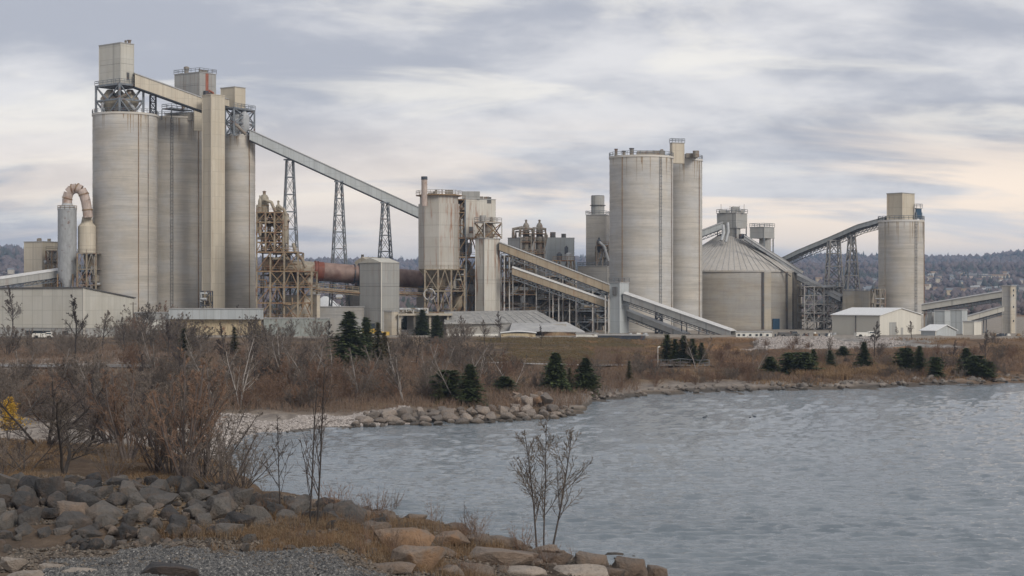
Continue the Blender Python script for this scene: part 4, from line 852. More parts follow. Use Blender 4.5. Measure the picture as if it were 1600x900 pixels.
# --- right hand silo with its long curved conveyor
th, c, r, zt = silo('storage_silo', 'single tall concrete silo standing alone at right', 1408, 34.8, 347, 480, 'silo', 1, (1440, 1379)); ladder(th, c, r, .45, GZ, zt)
th = T('headhouse', 'plain buff headhouse on the roof of the lone right silo', 'building', base(1410, 475, zt+.45))
cbox(th, 1386, 1410, 1428.5, 302, 347, 474, 46, 'clad_buff', 1, zb=zt+.46, bmax=7)
th = T('filter_unit', 'dark blue filter box on the right edge of the lone silo roof', 'machine', base(1435, 477, zt+.45))
cbox(th, 1430, 1432, 1440, 326, 341, 477, 70, 'blue_door', 1, bmax=3, trim=False, rail=True)
for q_ in foot(1430, 1432, 1440.5, 477, 70, zt+.4, 3): th.beam(q_, q_+Vector((0,0,2.2)), .2, 'steel', 'leg')
th = T('conveyor_gallery', 'long slender conveyor rising from dome silo up to the lone right silo', 'conveyor', base(1300, 500))
path = [(1222, 411, 535), (1252, 396.5, 523), (1300, 377, 506), (1345, 357.5, 492), (1387, 346, 480)]
for (a_, b_) in zip(path[:-1], path[1:]): gallery(th, P(*a_), P(*b_), 6.5*500/F, 2.2, 'clad_blue', 'roof_grey', 4, .3, truss=1.0)
for px, yt, w0, w1, lab in ((1303, 376, 16, 26, 'broad tan lattice trestle, left of the two under the slender conveyor'), (1331, 366, 6, 24, 'narrow topped tan lattice trestle, right of the two under slender conveyor')):
    Y = 503 if px == 1303 else 497; s = Y/F; th = T('lattice_tower', lab, 'tower', base(px, Y), 0)
    lattice(th, rect4(X(px, Y), Y, w1*s*1.25, w1*s*.8, GZ, .2), rect4(X(px, Y), Y, w0*s, 2, zat(yt, Y), .2), 7, .38, .18, 'steel_pale', 'steel')
th = T('concrete_building', 'small rust streaked concrete building left of the lone silo', 'building', base(1335, 495))
cbox(th, 1317, 1335, 1367, 455, 500, 490, 50, 'conc', 1, zb=GZ, bmax=14)
th = T('silo_side_frame', 'brown steel frame with chutes against left side of the lone silo', 'steel structure', base(1375, 472)); rack(th, 1367, 1383, 452, 500, 470, 5, 3, 3, 95, 'jumble', 'jumble', 8, 2, bw=.28, zbase=GZ)
def gable_shed(th, pl, pc, pr, yt, yb, Y, t, mat, roofm, pk, bmax=60, zb=GZ, along='l', wmat=None):
    n, dl, dr, a, b = corner(pl, pc, pr, Y, t); b = min(b, bmax); z1 = zat(yt, Y); q = [n, n+dr*b, n+dr*b+dl*a, n+dl*a]
    th.put(hull([(p.x, p.y, zb) for p in q], z1), 'wall', mat)
    # gable on the right face: ridge runs along dl
    e = .35; m0 = n+dr*(b/2); m1 = m0+dl*a
    mb = MB(); mb.poly([(n.x, n.y, z1), (q[1].x, q[1].y, z1), (m0.x, m0.y, z1+pk)], [(0, 1, 2)]); o = -dl*.0
    mb.poly([(q[3].x, q[3].y, z1), (q[2].x, q[2].y, z1), (m1.x, m1.y, z1+pk)], [(0, 2, 1)]); th.put(mb, 'gable', wmat or mat)
    mb = MB(); A_ = n-dl*e-dr*e; B_ = q[1]-dl*e+dr*e; C_ = q[2]+dl*e+dr*e; D_ = q[3]+dl*e-dr*e; m0 -= dl*e; m1 += dl*e; s_ = pk*e/(b/2)
    for dz in (0.03, .2): mb.v += [(A_.x, A_.y, z1-s_+dz), (m0.x, m0.y, z1+pk+dz), (B_.x, B_.y, z1-s_+dz), (D_.x, D_.y, z1-s_+dz), (m1.x, m1.y, z1+pk+dz), (C_.x, C_.y, z1-s_+dz)]
    mb.f = [(0,3,4,1), (1,4,5,2), (6,7,10,9), (7,8,11,10), (0,1,7,6), (1,2,8,7), (3,9,10,4), (4,10,11,5), (0,6,9,3), (2,5,11,8)]
    th.put(mb, 'roof', roofm)
    th.beam((n.x, n.y, zb), (n.x, n.y, z1), .2, 'clad_pale', 'corner_trim')
    return n, dl, dr, a, b, z1
th = T('warehouse', 'large pale grey warehouse with low white roof in front of the lone silo', 'warehouse', base(1375, 425))
n, dl, dr, a, b, z1 = gable_shed(th, 1300, 1375, 1439, 493, 525, 425, 45, 'clad_pale', 'roof_white', 1.7, 34)
th.cyl(n+dl*a*.9+dr*-1, .5, GZ, GZ+.9, 'galv', 'bin', 10)
th.beam(n+dl*a*.5-dr*.06+Vector((0,0,GZ)), n+dl*a*.5-dr*.06+Vector((0,0,z1)), .25, 'trim', 'downpipe')
for f_, w_, h_ in ((.22, 3.2, 3.6), (.5, 1.0, 2.2)):
    p = n+dr*b*f_-dl*.06; th.put(hull([(p.x, p.y, GZ), (p.x+dr.x*w_, p.y+dr.y*w_, GZ), (p.x+dr.x*w_+dl.x*.1, p.y+dr.y*w_+dl.y*.1, GZ), (p.x+dl.x*.1, p.y+dl.y*.1, GZ)], GZ+h_), 'door', 'clad_grey')
th = T('lean_shed', 'low shed with sloping white roof right of the warehouse', 'shed', base(1460, 418))
n, dl, dr, a, b, z1 = gable_shed(th, 1439, 1462, 1494, 517, 527, 412, 50, 'clad_blue', 'roof_white', 1.3, 14)
th = T('small_silo_block', 'pair of grey clad boxes, left one lower, beside the right silo', 'building', base(1470, 440)); cbox(th, 1460, 1476, 1485, 486, 522, 448, 32, 'clad_blue', 1, zb=GZ, bmax=8); cbox(th, 1449, 1456, 1462, 489, 522, 455, 40, 'clad_grey', 1, zb=GZ, bmax=5)
th = T('small_silo_block', 'taller grey clad box just left of the small pale block', 'building', base(1500, 436)); cbox(th, 1485, 1503, 1511, 485, 524, 436, 32, 'clad_blue', 1, zb=GZ, bmax=8)
th = T('small_block', 'small low block with white right face near the right edge', 'building', base(1522, 425)); cbox(th, 1505, 1522, 1533, 503, 525, 425, 38, 'clad_pale', 1, zb=GZ, bmax=7)
th = T('conveyor_gallery', 'upper cream conveyor rising right from lone silo to the slim end tower', 'conveyor', base(1508, 470))
gallery(th, P(1443, 485, 470), P(1572, 464, 455), 9*462/F, 2.6, 'clad_pale', 'roof_grey', 12, .3, truss=.6)
for px, py in ((1447, 486), (1454, 485), (1509, 475)): th.beam((X(px, 466), 466, GZ), (X(px, 466), 466, zat(py, 466)), .3, 'steel', 'support_post')
th = T('conveyor_gallery', 'lower cream conveyor rising right to the slim end tower', 'conveyor', base(1540, 452))
gallery(th, P(1510, 503, 452), P(1571, 486, 448), 8*450/F, 2.4, 'clad_pale', 'roof_grey', 6, .3, truss=.5)
for px in (1537, 1541): th.beam((X(px, 451), 451, GZ), (X(px, 451), 451, zat(496, 451)), .25, 'steel', 'support_post')
th = T('end_tower', 'slim grey and cream tower at the far right end of the cream conveyors', 'tower', base(1580, 450))
cbox(th, 1566, 1580, 1587.5, 447, 524, 446, 32, 'conc_grey', 1, zb=GZ, bmax=5)
n, dl, dr, a, b = corner(1579.5, 1580.2, 1587.8, 445.6, 30); th.put(hull([(p.x, p.y, GZ) for p in (n, n+dr*5, n+dr*5+dl*.3, n+dl*.3)], zat(448, 446)), 'face_panel', 'conc')
for yy in (452, 460, 478, 500): p = n+dr*1.7; th.put(hull([(p.x-dl.x*.1, p.y-dl.y*.1, zat(yy+3, 446)), (p.x+dr.x*.9-dl.x*.1, p.y+dr.y*.9-dl.y*.1, zat(yy+3, 446)), (p.x+dr.x*.9, p.y+dr.y*.9, zat(yy+3, 446)), (p.x, p.y, zat(yy+3, 446))], zat(yy, 446)), 'window', 'glass')
th = T('site_office', 'long white site cabin with dark windows below the dome silo', 'cabin', base(1178, 418))
n, dl, dr, a, b, za, zb_ = cbox(th, 1150, 1206, 1209, 519.5, 527, 412, 10, 'white', 1, bmax=3, trim=False, zb=GZ)
for f_ in (.12, .3, .42, .6, .78, .92): p = n+dl*a*f_-dr*.05; th.beam((p.x, p.y, GZ+.55), (p.x, p.y, GZ+1.0 if f_ != .3 else GZ+1.15), .55, 'glass', 'window', .1)
# --- left hand side
th = T('warehouse', 'long low grey warehouse in front of the left silos with dark eave line', 'warehouse', base(131, 408))
n, dl, dr, a, b = corner(-70, 131, 210, 404, 22); q = [n, n+dr*b, n+dr*b+dl*a, n+dl*a]; zn, zr_ = zat(450, 404), zat(466.5, q[1].y); zl = zat(452, q[3].y)
th.put(hull([(p.x, p.y, GZ+2.6) for p in q], [zn, zr_, zr_, zl]), 'wall', 'clad')
in_ = [n+(dl+dr)*.12, q[1]-dr*.12+dl*.12, q[2]-(dl+dr)*.12, q[3]-dl*.12+dr*.12]; th.put(hull([(p.x, p.y, GZ) for p in in_], GZ+2.6), 'lower_wall', 'clad_grey')
e = [n-(dl+dr)*.3, q[1]+dr*.3-dl*.3, q[2]+(dl+dr)*.3, q[3]+dl*.3-dr*.3]; mb = hull([(p.x, p.y, z) for p, z in zip(e, (zn+.02, zr_+.02, zr_+.02, zl+.02))], [zn+.3, zr_+.3, zr_+.3, zl+.3]); th.put(mb, 'roof', 'trim')
th.beam((n.x, n.y, GZ), (n.x, n.y, zn), .22, 'clad_pale', 'corner_trim')
for px, w in ((37, 1.5), (47, 1.2), (62, 1.6), (98, .8)):
    f_ = (n.x - X(px, n.y))/(abs(dl.x)) / a; p = n+dl*a*f_+dr*.05; th.put(hull([(p.x+dl.x*w, p.y+dl.y*w, GZ+.9), (p.x-dl.x*w, p.y-dl.y*w, GZ+.9), (p.x-dl.x*w+dr.x*.2, p.y-dl.y*w+dr.y*.2, GZ+.9), (p.x+dl.x*w+dr.x*.2, p.y+dl.y*w+dr.y*.2, GZ+.9)], GZ+1.9), 'window', 'glass')
th = T('background_building', 'buff clad building with gabled top at far left behind the warehouse', 'building', base(66, 485))
n, dl, dr, a, b, za, zb_ = cbox(th, 38, 66, 91, 378, 470, 480, 32, 'clad_buff', 1, zb=GZ)
roofbits(th, n, dl, dr, a, b, zb_+.2, 41, 4, 'jumble', 1.0)
rack(th, 72, 90, 392, 455, 476, 4, 3, 4, 43, 'steel_brown', 'jumble', 8, 2, bw=.26)
th = T('conveyor_gallery', 'grey conveyor with white roof entering from the left edge of the photo', 'conveyor', base(40, 462)); gallery(th, P(-60, 456, 452), P(92, 433, 466), 11*460/F, 2.6, 'clad_grey', 'roof_pale', 9, .5, truss=.8)
th = T('gas_conditioning_tower', 'smooth blue grey vertical gas cylinder with inverted U duct at far left', 'vessel', base(105, 462))
c = (X(105, 462), 462); s = 460/F; lv = [(zat(462, 462), 4*s), (zat(450, 462), 4.5*s), (zat(430, 462), 14.5*s), (zat(328, 462), 14.5*s), (zat(327, 462), 15*s), (zat(320, 462), 8.5*s), (zat(318, 462), 8*s)]
th.cyl(c, 1, 0, 0, 'galv', 'shell', 40, levels=lv)
for yy in (345, 368, 392, 415): th.cyl(c, 14.8*s, zat(yy+.6, 462), zat(yy, 462), 'galv', 'hoop', 40)
arc = [(105, 318), (105, 310), (107.5, 301), (113, 295.5), (120, 294), (127, 297), (131, 304), (134, 314), (136.5, 328), (137.5, 340)]
for i in range(len(arc)-1): th.pipe([P(arc[i][0], arc[i][1], 462), P(arc[i+1][0], arc[i+1][1], 462)], 7.6*s, 'duct', 'duct_segment', 20)
for i in (1, 3, 4, 6, 8): a_ = P(*arc[i], 462); b_ = P(*arc[i+1], 462); d_ = (b_-a_).normalized(); th.pipe([a_-d_*.15, a_+d_*.15], 8.4*s, 'steel_brown', 'flange', 20)
railing(th, [Vector((c[0]+15*s*math.cos(t), c[1]+15*s*math.sin(t), zat(328, 462))) for t in np.linspace(0, 6.28, 13)], 1.1, 'steel_brown', 3)
th.cyl((X(136, 464), 464), 1, 0, 0, 'clad_buff', 'filter_body', 24, levels=[(zat(395, 464), 14*s), (zat(354, 464), 14*s), (zat(348, 464), 9*s), (zat(342, 464), 8*s), (zat(339, 464), 7.5*s)])
for q_ in rect4(c[0], c[1], 24*s, 4, GZ): th.beam(q_, (q_.x, q_.y, zat(428, 462)), .3, 'steel_brown', 'leg')
th = T('steel_tower', 'tan steel frame below the second duct vessel left of the leftmost silo', 'steel frame', base(133, 462)); rack(th, 121, 150, 396, 470, 458, 8, 3, 3, 45, 'steel_tan', 'jumble', 12, 3, bw=.32)
th = T('low_annex', 'low grey flat annex at the foot of the leftmost silo', 'building', base(235, 440)); cbox(th, 205, 262, 267, 489, 500, 432, 12, 'clad_grey', 1, bmax=5, zb=zat(500, 432), trim=False); cbox(th, 200, 262, 266, 499, 516, 430, 12, 'white', 1, bmax=5, trim=False, zb=GZ, name='lower_wall')
for px in (140, 168, 222, 247, 256): pass
th = T('low_annex', 'long pale blue grey flat roofed block in front of second and third silo', 'building', base(330, 432)); cbox(th, 264, 405, 411, 483, 498, 424, 7, 'clad_blue', 1, bmax=8, zb=zat(499, 424)); cbox(th, 266, 404, 408, 499, 514, 425.5, 7, 'tan_wall', 1, bmax=7, trim=False, zb=GZ, name='lower_wall')
th = T('long_container', 'faded green grey long container at the edge of the yard below the kiln', 'container', base(470, 418)); cbox(th, 412, 512, 516, 498, 516, 414, 8, 'green_grey', 1, bmax=3, zb=GZ, trim=False)
th = T('silo_base_room', 'dark machinery bay at the foot between second silo and lift shaft', 'machine', base(321, 460)); rack(th, 314, 329, 455, 500, 458, 3, 2, 3, 48, 'steel_dark', 'steel_dark', 6, 2, bw=.25, zbase=GZ)
# --- yard in front of the rusty block
th = T('platform_deck', 'long concrete loading platform with clutter below the rusty bin', 'platform', base(650, 430))
x0, x1 = X(560, 428), X(706, 428); z = zat(490, 428); th.put(hull([(X(622, 428), 428, z-.5), (x1, 428, z-.5), (x1, 434, z-.5), (X(622, 428), 434, z-.5)], z), 'slab', 'conc')
for px in (625, 648, 672, 700): th.beam((X(px, 429), 429, GZ), (X(px, 429), 429, z-.5), .55, 'conc', 'column')
cbox(th, 600, 612, 622, 487, 512, 428, 40, 'conc', zb=GZ, name='block', trim=False); rack(th, 624, 668, 482, 490, 430, 3, 5, 1, 101, 'steel_pale', 'steel_pale', 10, 0, bw=.2, deck=False)
th.put(hull([(X(636, 434), 434, GZ), (x1, 434, GZ), (x1, 436, GZ), (X(636, 434), 436, GZ)], z-.5), 'back_wall', 'conc_grey')
def truck(label, px, Y, rot, body='white', L=5.0, hgt=2.2, z=None, cat='truck', name='parked_truck'):
    z = GZ+.1 if z is None else z; th = T(name, label, cat, (X(px, Y), Y, z), rot); W_ = 2.0
    def bx(x0, y0, z0, x1, y1, z1, nm, mt, tp=0): 
        mb = MB(); mb.box(x0, y0, z0, x1, y1, z1)
        if tp: mb.v = [(x*(1-tp) if zz > (z0+z1)/2 else x, y*(1-tp*.5) if zz > (z0+z1)/2 else y, zz) for x, y, zz in mb.v]
        return th.put(mb, nm, mt, world=False)
    bx(-L/2, -W_/2, .45, L/2, W_/2, .95, 'chassis', body); bx(-L/2+.1, -W_/2+.05, .97, L*.1, W_/2-.05, hgt if L > 6 else 1.35, 'load_bed', body)
    cb = bx(L*.14, -W_/2+.06, .97, L*.42, W_/2-.06, hgt*.85, 'cab', body, .12); bx(L*.17, -W_/2+.03, 1.2, L*.40, W_/2-.03, hgt*.78, 'window', 'glass', .1)
    for x in (-L*.3, L*.3):
        for y in (-W_/2, W_/2):
            mb = MB(); mb.tube([(x, y-.13, .45), (x, y+.13, .45)], .45, 16, True); th.put(mb, 'wheel', 'tyre', world=False)
truck('blue cabbed truck parked by the low annex', 232, 424, .2, 'clad_blue', 6, 2.2)
truck('white pickup parked beside the left warehouse windows', 68, 401, .1, 'white', 5, 1.9, cat='pickup', name='pickup'); truck('dark pickup in front of the low annex', 214, 424, 0, 'trim', 5, 1.9, cat='pickup', name='pickup')
truck('white truck with blue cab on the yard below the kiln building', 557, 440, 0.4, 'white', 6, 2.6, z=GZ+.1); truck('white pickup parked between dome silo and warehouse', 1352, 411, .1, 'white', 5, 1.9, cat='pickup', name='pickup')
truck('dark pickup parked at the foot of the dome silo', 1232, 412, .1, 'trim', 5, 1.9, cat='pickup', name='pickup')
th = T('loader', 'yellow wheeled loader standing in the yard below the kiln building', 'loader', base(583, 425)); zz = GZ
for x in (-1.5, 1.5):
    for y in (-1, 1): mb = MB(); mb.tube([(x, y-.3, .8), (x, y+.3, .8)], .8, 16, True); th.put(mb, 'wheel', 'tyre', world=False)
mb = MB(); mb.box(-2.6, -.9, .9, .4, .9, 2.1); th.put(mb, 'body', 'yellow', world=False); mb = MB(); mb.box(-.8, -.7, 2.1, .5, .7, 3.4); th.put(mb, 'cab', 'glass', world=False); mb = MB(); mb.box(3, -1.2, .2, 4, 1.2, 1.3); th.put(mb, 'bucket', 'yellow', world=False)
for y in (-.6, .6): mb = MB(); mb.beam((.2, y, 1.6), (3.2, y, .9), .3); th.put(mb, 'arm', 'yellow', world=False)
# fabric roofed storage shed
th = T('fabric_shed', 'broad dusty grey storage roof sloping down to the right below the brown conveyors', 'shed', base(790, 440))
A_ = [P(697, 486, 444), P(830, 484, 444), P(908, 518, 432), P(697, 519, 424)]
mb = MB(); top = [P(694, 487, 440), P(838, 484.5, 446), P(873, 503.5, 430), P(800, 504, 427), P(694, 505, 424)]
mb.poly(top, [(0, 4, 3, 2, 1)]); bot = [Vector((p.x, p.y, p.z-.25)) for p in top]; mb.poly(bot, [(0, 1, 2, 3, 4)])
for i in range(5): mb.poly([top[i], top[(i+1) % 5], bot[(i+1) % 5], bot[i]], [(0, 1, 2, 3)])
th.put(mb, 'upper_roof', 'tarp')
for i in range(1, 14): f_ = i/14; th.beam(P(694, 487.2, 440).lerp(P(838, 484.7, 446), f_)+Vector((0,-.05,.02)), P(694, 505.2, 424).lerp(P(873, 504.2, 429), f_)+Vector((0,-.1,.04)), .1, 'roof_grey', 'roof_rib')
mb = MB(); top = [P(800, 504.3, 427), P(885, 503, 431), P(914, 518, 428), P(856, 517, 419), P(796, 516.5, 418)]; bot = [Vector((p.x, p.y, p.z-.25)) for p in top]
mb.poly(top, [(0, 4, 3, 2, 1)]); mb.poly(bot, [(0, 1, 2, 3, 4)])
for i in range(5): mb.poly([top[i], top[(i+1) % 5], bot[(i+1) % 5], bot[i]], [(0, 1, 2, 3)])
th.put(mb, 'lower_roof', 'roof_grey')
mb = MB(); top = [P(838, 484.7, 446), P(868, 484.5, 452), P(886, 503, 432), P(873, 503.7, 430)]
th.put(hull([(X(697, 426), 426, GZ), (X(885, 428), 428, GZ), (X(850, 440), 440, GZ), (X(700, 440), 440, GZ)], zat(506, 428)), 'wall', 'conc_grey')
th.put(hull([(X(700, 421), 421, GZ-.5), (X(778, 421), 421, GZ-.5), (X(778, 421), 424, GZ-.5), (X(700, 421), 424, GZ-.5)], zat(522, 421)), 'front_wall', 'white')
th.put(hull([(X(846, 420), 420, GZ-.5), (X(866, 420), 420, GZ-.5), (X(900, 427), 427, GZ-.5), (X(850, 427), 427, GZ-.5)], zat(519, 423)), 'side_wall', 'steel_brown')
th = T('tan_shed', 'small tan panelled shed with curved white roof in front of the grey storage roof', 'shed', base(812, 412))
x0, x1 = X(783, 412), X(837, 412); zc = zat(521, 412)
for i in range(6): xa = x0+(x1-x0)*i/6; th.put(hull([(xa, 412, GZ-.6), (xa+(x1-x0)/6-.05, 412, GZ-.6), (xa+(x1-x0)/6-.05, 416, GZ-.6), (xa, 416, GZ-.6)], zc), 'wall_panel', 'tan_wall')
mb = MB(); k = 10
for j, y in ((0, 411.6), (1, 416.4)):
    for i in range(k+1): f_ = i/k; mb.v.append((x0-.2+(x1-x0+.4)*f_, y, zc+.05+.35*math.sin(math.pi*f_)))
    for i in range(k+1): f_ = i/k; mb.v.append((x0-.2+(x1-x0+.4)*f_, y, zc+.25+.35*math.sin(math.pi*f_)))
n_ = 2*(k+1)
for i in range(k): mb.f += [(i, i+1, n_+i+1, n_+i), (k+1+i, n_+k+1+i, n_+k+2+i, k+2+i), (i, k+1+i, k+2+i, i+1), (n_+i, n_+i+1, n_+k+2+i, n_+k+1+i)]
th.put(mb, 'roof', 'roof_white')
th = T('dark_container', 'long dark grey low tank wall at the slope edge below the transfer tower', 'container', base(970, 412)); cbox(th, 934, 1005, 1010, 524.5, 539, 400, 12, 'steel_dark', 1, bmax=4, zb=GZ-1.2, trim=False, roof='roof_grey')
th = T('pale_block', 'small pale low block left of the dark tank wall', 'building', base(920, 415)); cbox(th, 900, 930, 936, 522, 533, 408, 15, 'white', 1, bmax=3, zb=GZ-.5, trim=False, roof='roof_grey')
# yard clutter on the right rim: small pallets and drums as things
rs = random.Random(11)
for i in range(26):
    px = rs.choice([rs.uniform(1258, 1300), rs.uniform(1535, 1600), rs.uniform(984, 1010), rs.uniform(1210, 1300), rs.uniform(1530, 1600)]); Y = rs.uniform(411, 416); zz = GZ+.35; mb = MB(); w = rs.uniform(.3, .9)
    if i % 2: mb.tube([(0, 0, 0), (0, 0, rs.uniform(.6, 1.1))], w*.6, 14, True); nm, lab, ct = 'steel_drum', 'small steel drum lying in the row of yard clutter along the slope edge', 'drum'
    else: mb.box(-w, -.5, 0, w, .5, .5); mb.box(-w*.6, -.4, .5, w*.5, .3, rs.uniform(.7, 1.0)); nm, lab, ct = 'crate_stack', 'low stack of pale crates in the yard clutter along the slope edge', 'crates'
    o = bpy.data.objects.new(nm, mb.mesh(nm, rs.choice(['white', 'steel_brown', 'jumble', 'galv', 'steel_dark']))); link(o); o.location = (X(px, Y), Y, zz); o.rotation_euler.z = rs.uniform(-.5, .5); tag(o, lab, ct, 'clutter along the edge of the yard')
# fence posts + rails, road side rail, path rail
def fence(label, pts, h, mat, sp=3.0, name='rail_fence'):
    th = T(name, label, 'fence', pts[0]); pts = [Vector(p) for p in pts]
    for a_, b_ in zip(pts[:-1], pts[1:]):
        k = max(1, int((b_-a_).length/sp))
        for i in range(k+1): p = a_.lerp(b_, i/k); th.beam((p.x, p.y, p.z-.4), (p.x, p.y, p.z+h), .11, mat, 'post')
        for hh in (h, h*.5): th.beam(a_+Vector((0,0,hh)), b_+Vector((0,0,hh)), .08, mat, 'rail')
def gp(px, Y, dz=0): x = X(px, Y); return Vector((x, Y, tz(x, Y)+dz))
fence('dark low guard rail along the road at left', [gp(px, 262+.0*px) for px in range(-40, 301, 40)], .9, 'post', 3.5)
fence('blue railing along the lakeside path at centre right', [gp(px, 297) for px in range(1018, 1112, 15)], 1.1, 'steel', 1.6)
fence('thin grey fence along the lakeside path below the green slope', [gp(px, 294) for px in range(930, 1015, 20)], 1.1, 'post', 2.5)
def strip(name, pxs_, Y0, w, mat, z=.09):
    mb = MB(); k = 0
    for px in pxs_:
        for j in range(4): Yj = Y0(px)+w*(j/3); x = X(px, Yj); ky, kz = colk(px); mb.v.append((x, Yj, float(np.interp(Yj, ky, kz))+z+.16))
    for i in range(len(pxs_)-1):
        for j in range(3): b = i*4+j; mb.f.append((b, b+4, b+5, b+1))
    o = bpy.data.objects.new(name, mb.mesh(name, mat, True)); link(o); tag(o, kind='structure')
M['asphalt'] = paint('worn_asphalt', (0.13, 0.125, 0.12), 0, var=.3, scale=.5); M['pathstone'] = paint('crushed_stone_path', (0.27, 0.255, 0.23), 0, var=.3, scale=.8)
strip('road', list(range(-200, 321, 13)), lambda p: 264, 9, 'asphalt'); strip('path', list(range(640, 1130, 14)), lambda p: 290 + (p-640)*.012, 3.2, 'pathstone')
th = T('utility_pole', 'dark timber utility pole in front of the left silos', 'pole', base(208, 400)); th.cyl((X(208, 400), 400), .16, GZ-.5, zat(472, 400), 'post', 'shaft', 10, r1=.11); th.beam((X(208, 400)-.8, 400, zat(475, 400)), (X(208, 400)+.8, 400, zat(475, 400)), .12, 'post', 'crossarm')
for i, (px, Y) in enumerate(((1028, 296),)): th = T('path_lamp', 'small lamp post beside the blue path railing', 'lamp post', gp(px, Y)); p = gp(px, Y); th.beam(p, p+Vector((0,0,3.6)), .12, 'steel_pale', 'post'); th.beam(p+Vector((0,0,3.5)), p+Vector((.4,0,3.6)), .2, 'white', 'head')

# ================================================================== hills: forest, town
def hz_at(px, y): return float(hillz(np.array([float(px)]), np.array([float(y)]))[0])
def forest():
    rs = np.random.RandomState(5); n = 52000
    y = np.concatenate([rs.uniform(1000, 2300, 9000), 2200 + 3300*rs.rand(n-9000)**.8]); px = rs.uniform(-500, 2100, n); u = (px-800)/F
    dens = vnoise(u*y, y, 230, 61); town = (y > 1900) & (y < 3300) & (vnoise(u*y, y, 170, 62) > .52); keep = (rs.rand(n) < .35 + dens) & (~town | (rs.rand(n) < .35)); y, px, u, dens = y[keep], px[keep], u[keep], dens[keep]
    n = len(y); z = hillz(px, y); x = u*y; w = rs.uniform(3.5, 8, n)*np.interp(y, [1000, 3000, 5300], [.6, 1, 1.5]); h = w*rs.uniform(1.0, 1.9, n)
    con = vnoise(x, y, 120, 63)*.6 + rs.rand(n)*.4 > .62
    T0 = np.array([(1,0,.45),(.31,.95,.5),(-.81,.59,.42),(-.81,-.59,.5),(.31,-.95,.45),(0,0,1),(0,0,-.25)]); k = 7
    V = np.zeros((n, k, 3)); jit = 1 + rs.uniform(-.3, .3, (n, k)); tw = np.where(con, .6, 1.0)
    V[..., 0] = x[:, None] + T0[None, :, 0]*w[:, None]*jit*tw[:, None]; V[..., 1] = y[:, None] + T0[None, :, 1]*w[:, None]*jit*tw[:, None]
    zz = np.where(con[:, None], np.array([.15,.2,.12,.2,.15,1.25,-.2])[None], T0[None, :, 2]); V[..., 2] = z[:, None] + zz*h[:, None]*(1+rs.uniform(-.12, .12, (n, k)))
    f0 = []
    for i in range(5): f0 += [(i, (i+1) % 5, 5), ((i+1) % 5, i, 6)]
    Fc = (np.array(f0)[None] + (np.arange(n)*k)[:, None, None]).reshape(-1, 3)
    a1, a2 = np.array([.095, .08, .085]), np.array([.15, .12, .11]); g = np.array([.035, .055, .04])
    t = rs.rand(n)[:, None]; t = .3+.4*t; C = np.where(con[:, None], g*(.8+.6*t)*.6+a1*.4, a1*(1-t)+a2*t); C = np.repeat(C, k, 0)
    me = bpy.data.meshes.new('hill_forest'); me.vertices.add(n*k); me.vertices.foreach_set('co', V.ravel()); me.loops.add(Fc.size); me.loops.foreach_set('vertex_index', Fc.ravel()); me.polygons.add(len(Fc)); me.polygons.foreach_set('loop_start', np.arange(0, Fc.size, 3)); me.update(calc_edges=True)
    at = me.color_attributes.new('cover', 'FLOAT_COLOR', 'POINT'); c4 = np.ones((n*k, 4)); c4[:, :3] = C; at.data.foreach_set('color', c4.ravel())
    m, a = newmat('forest_cover', 0.95, spec=0); q = a.N.new('ShaderNodeAttribute'); q.attribute_name = 'cover'; a.L.new(q.outputs['Color'], a.b.inputs['Base Color']); me.materials.append(m)
    o = bpy.data.objects.new('hill_forest', me); link(o); tag(o, 'leafless grey brown woodland with dark evergreens covering the far hills', 'forest', kind='stuff')
forest()
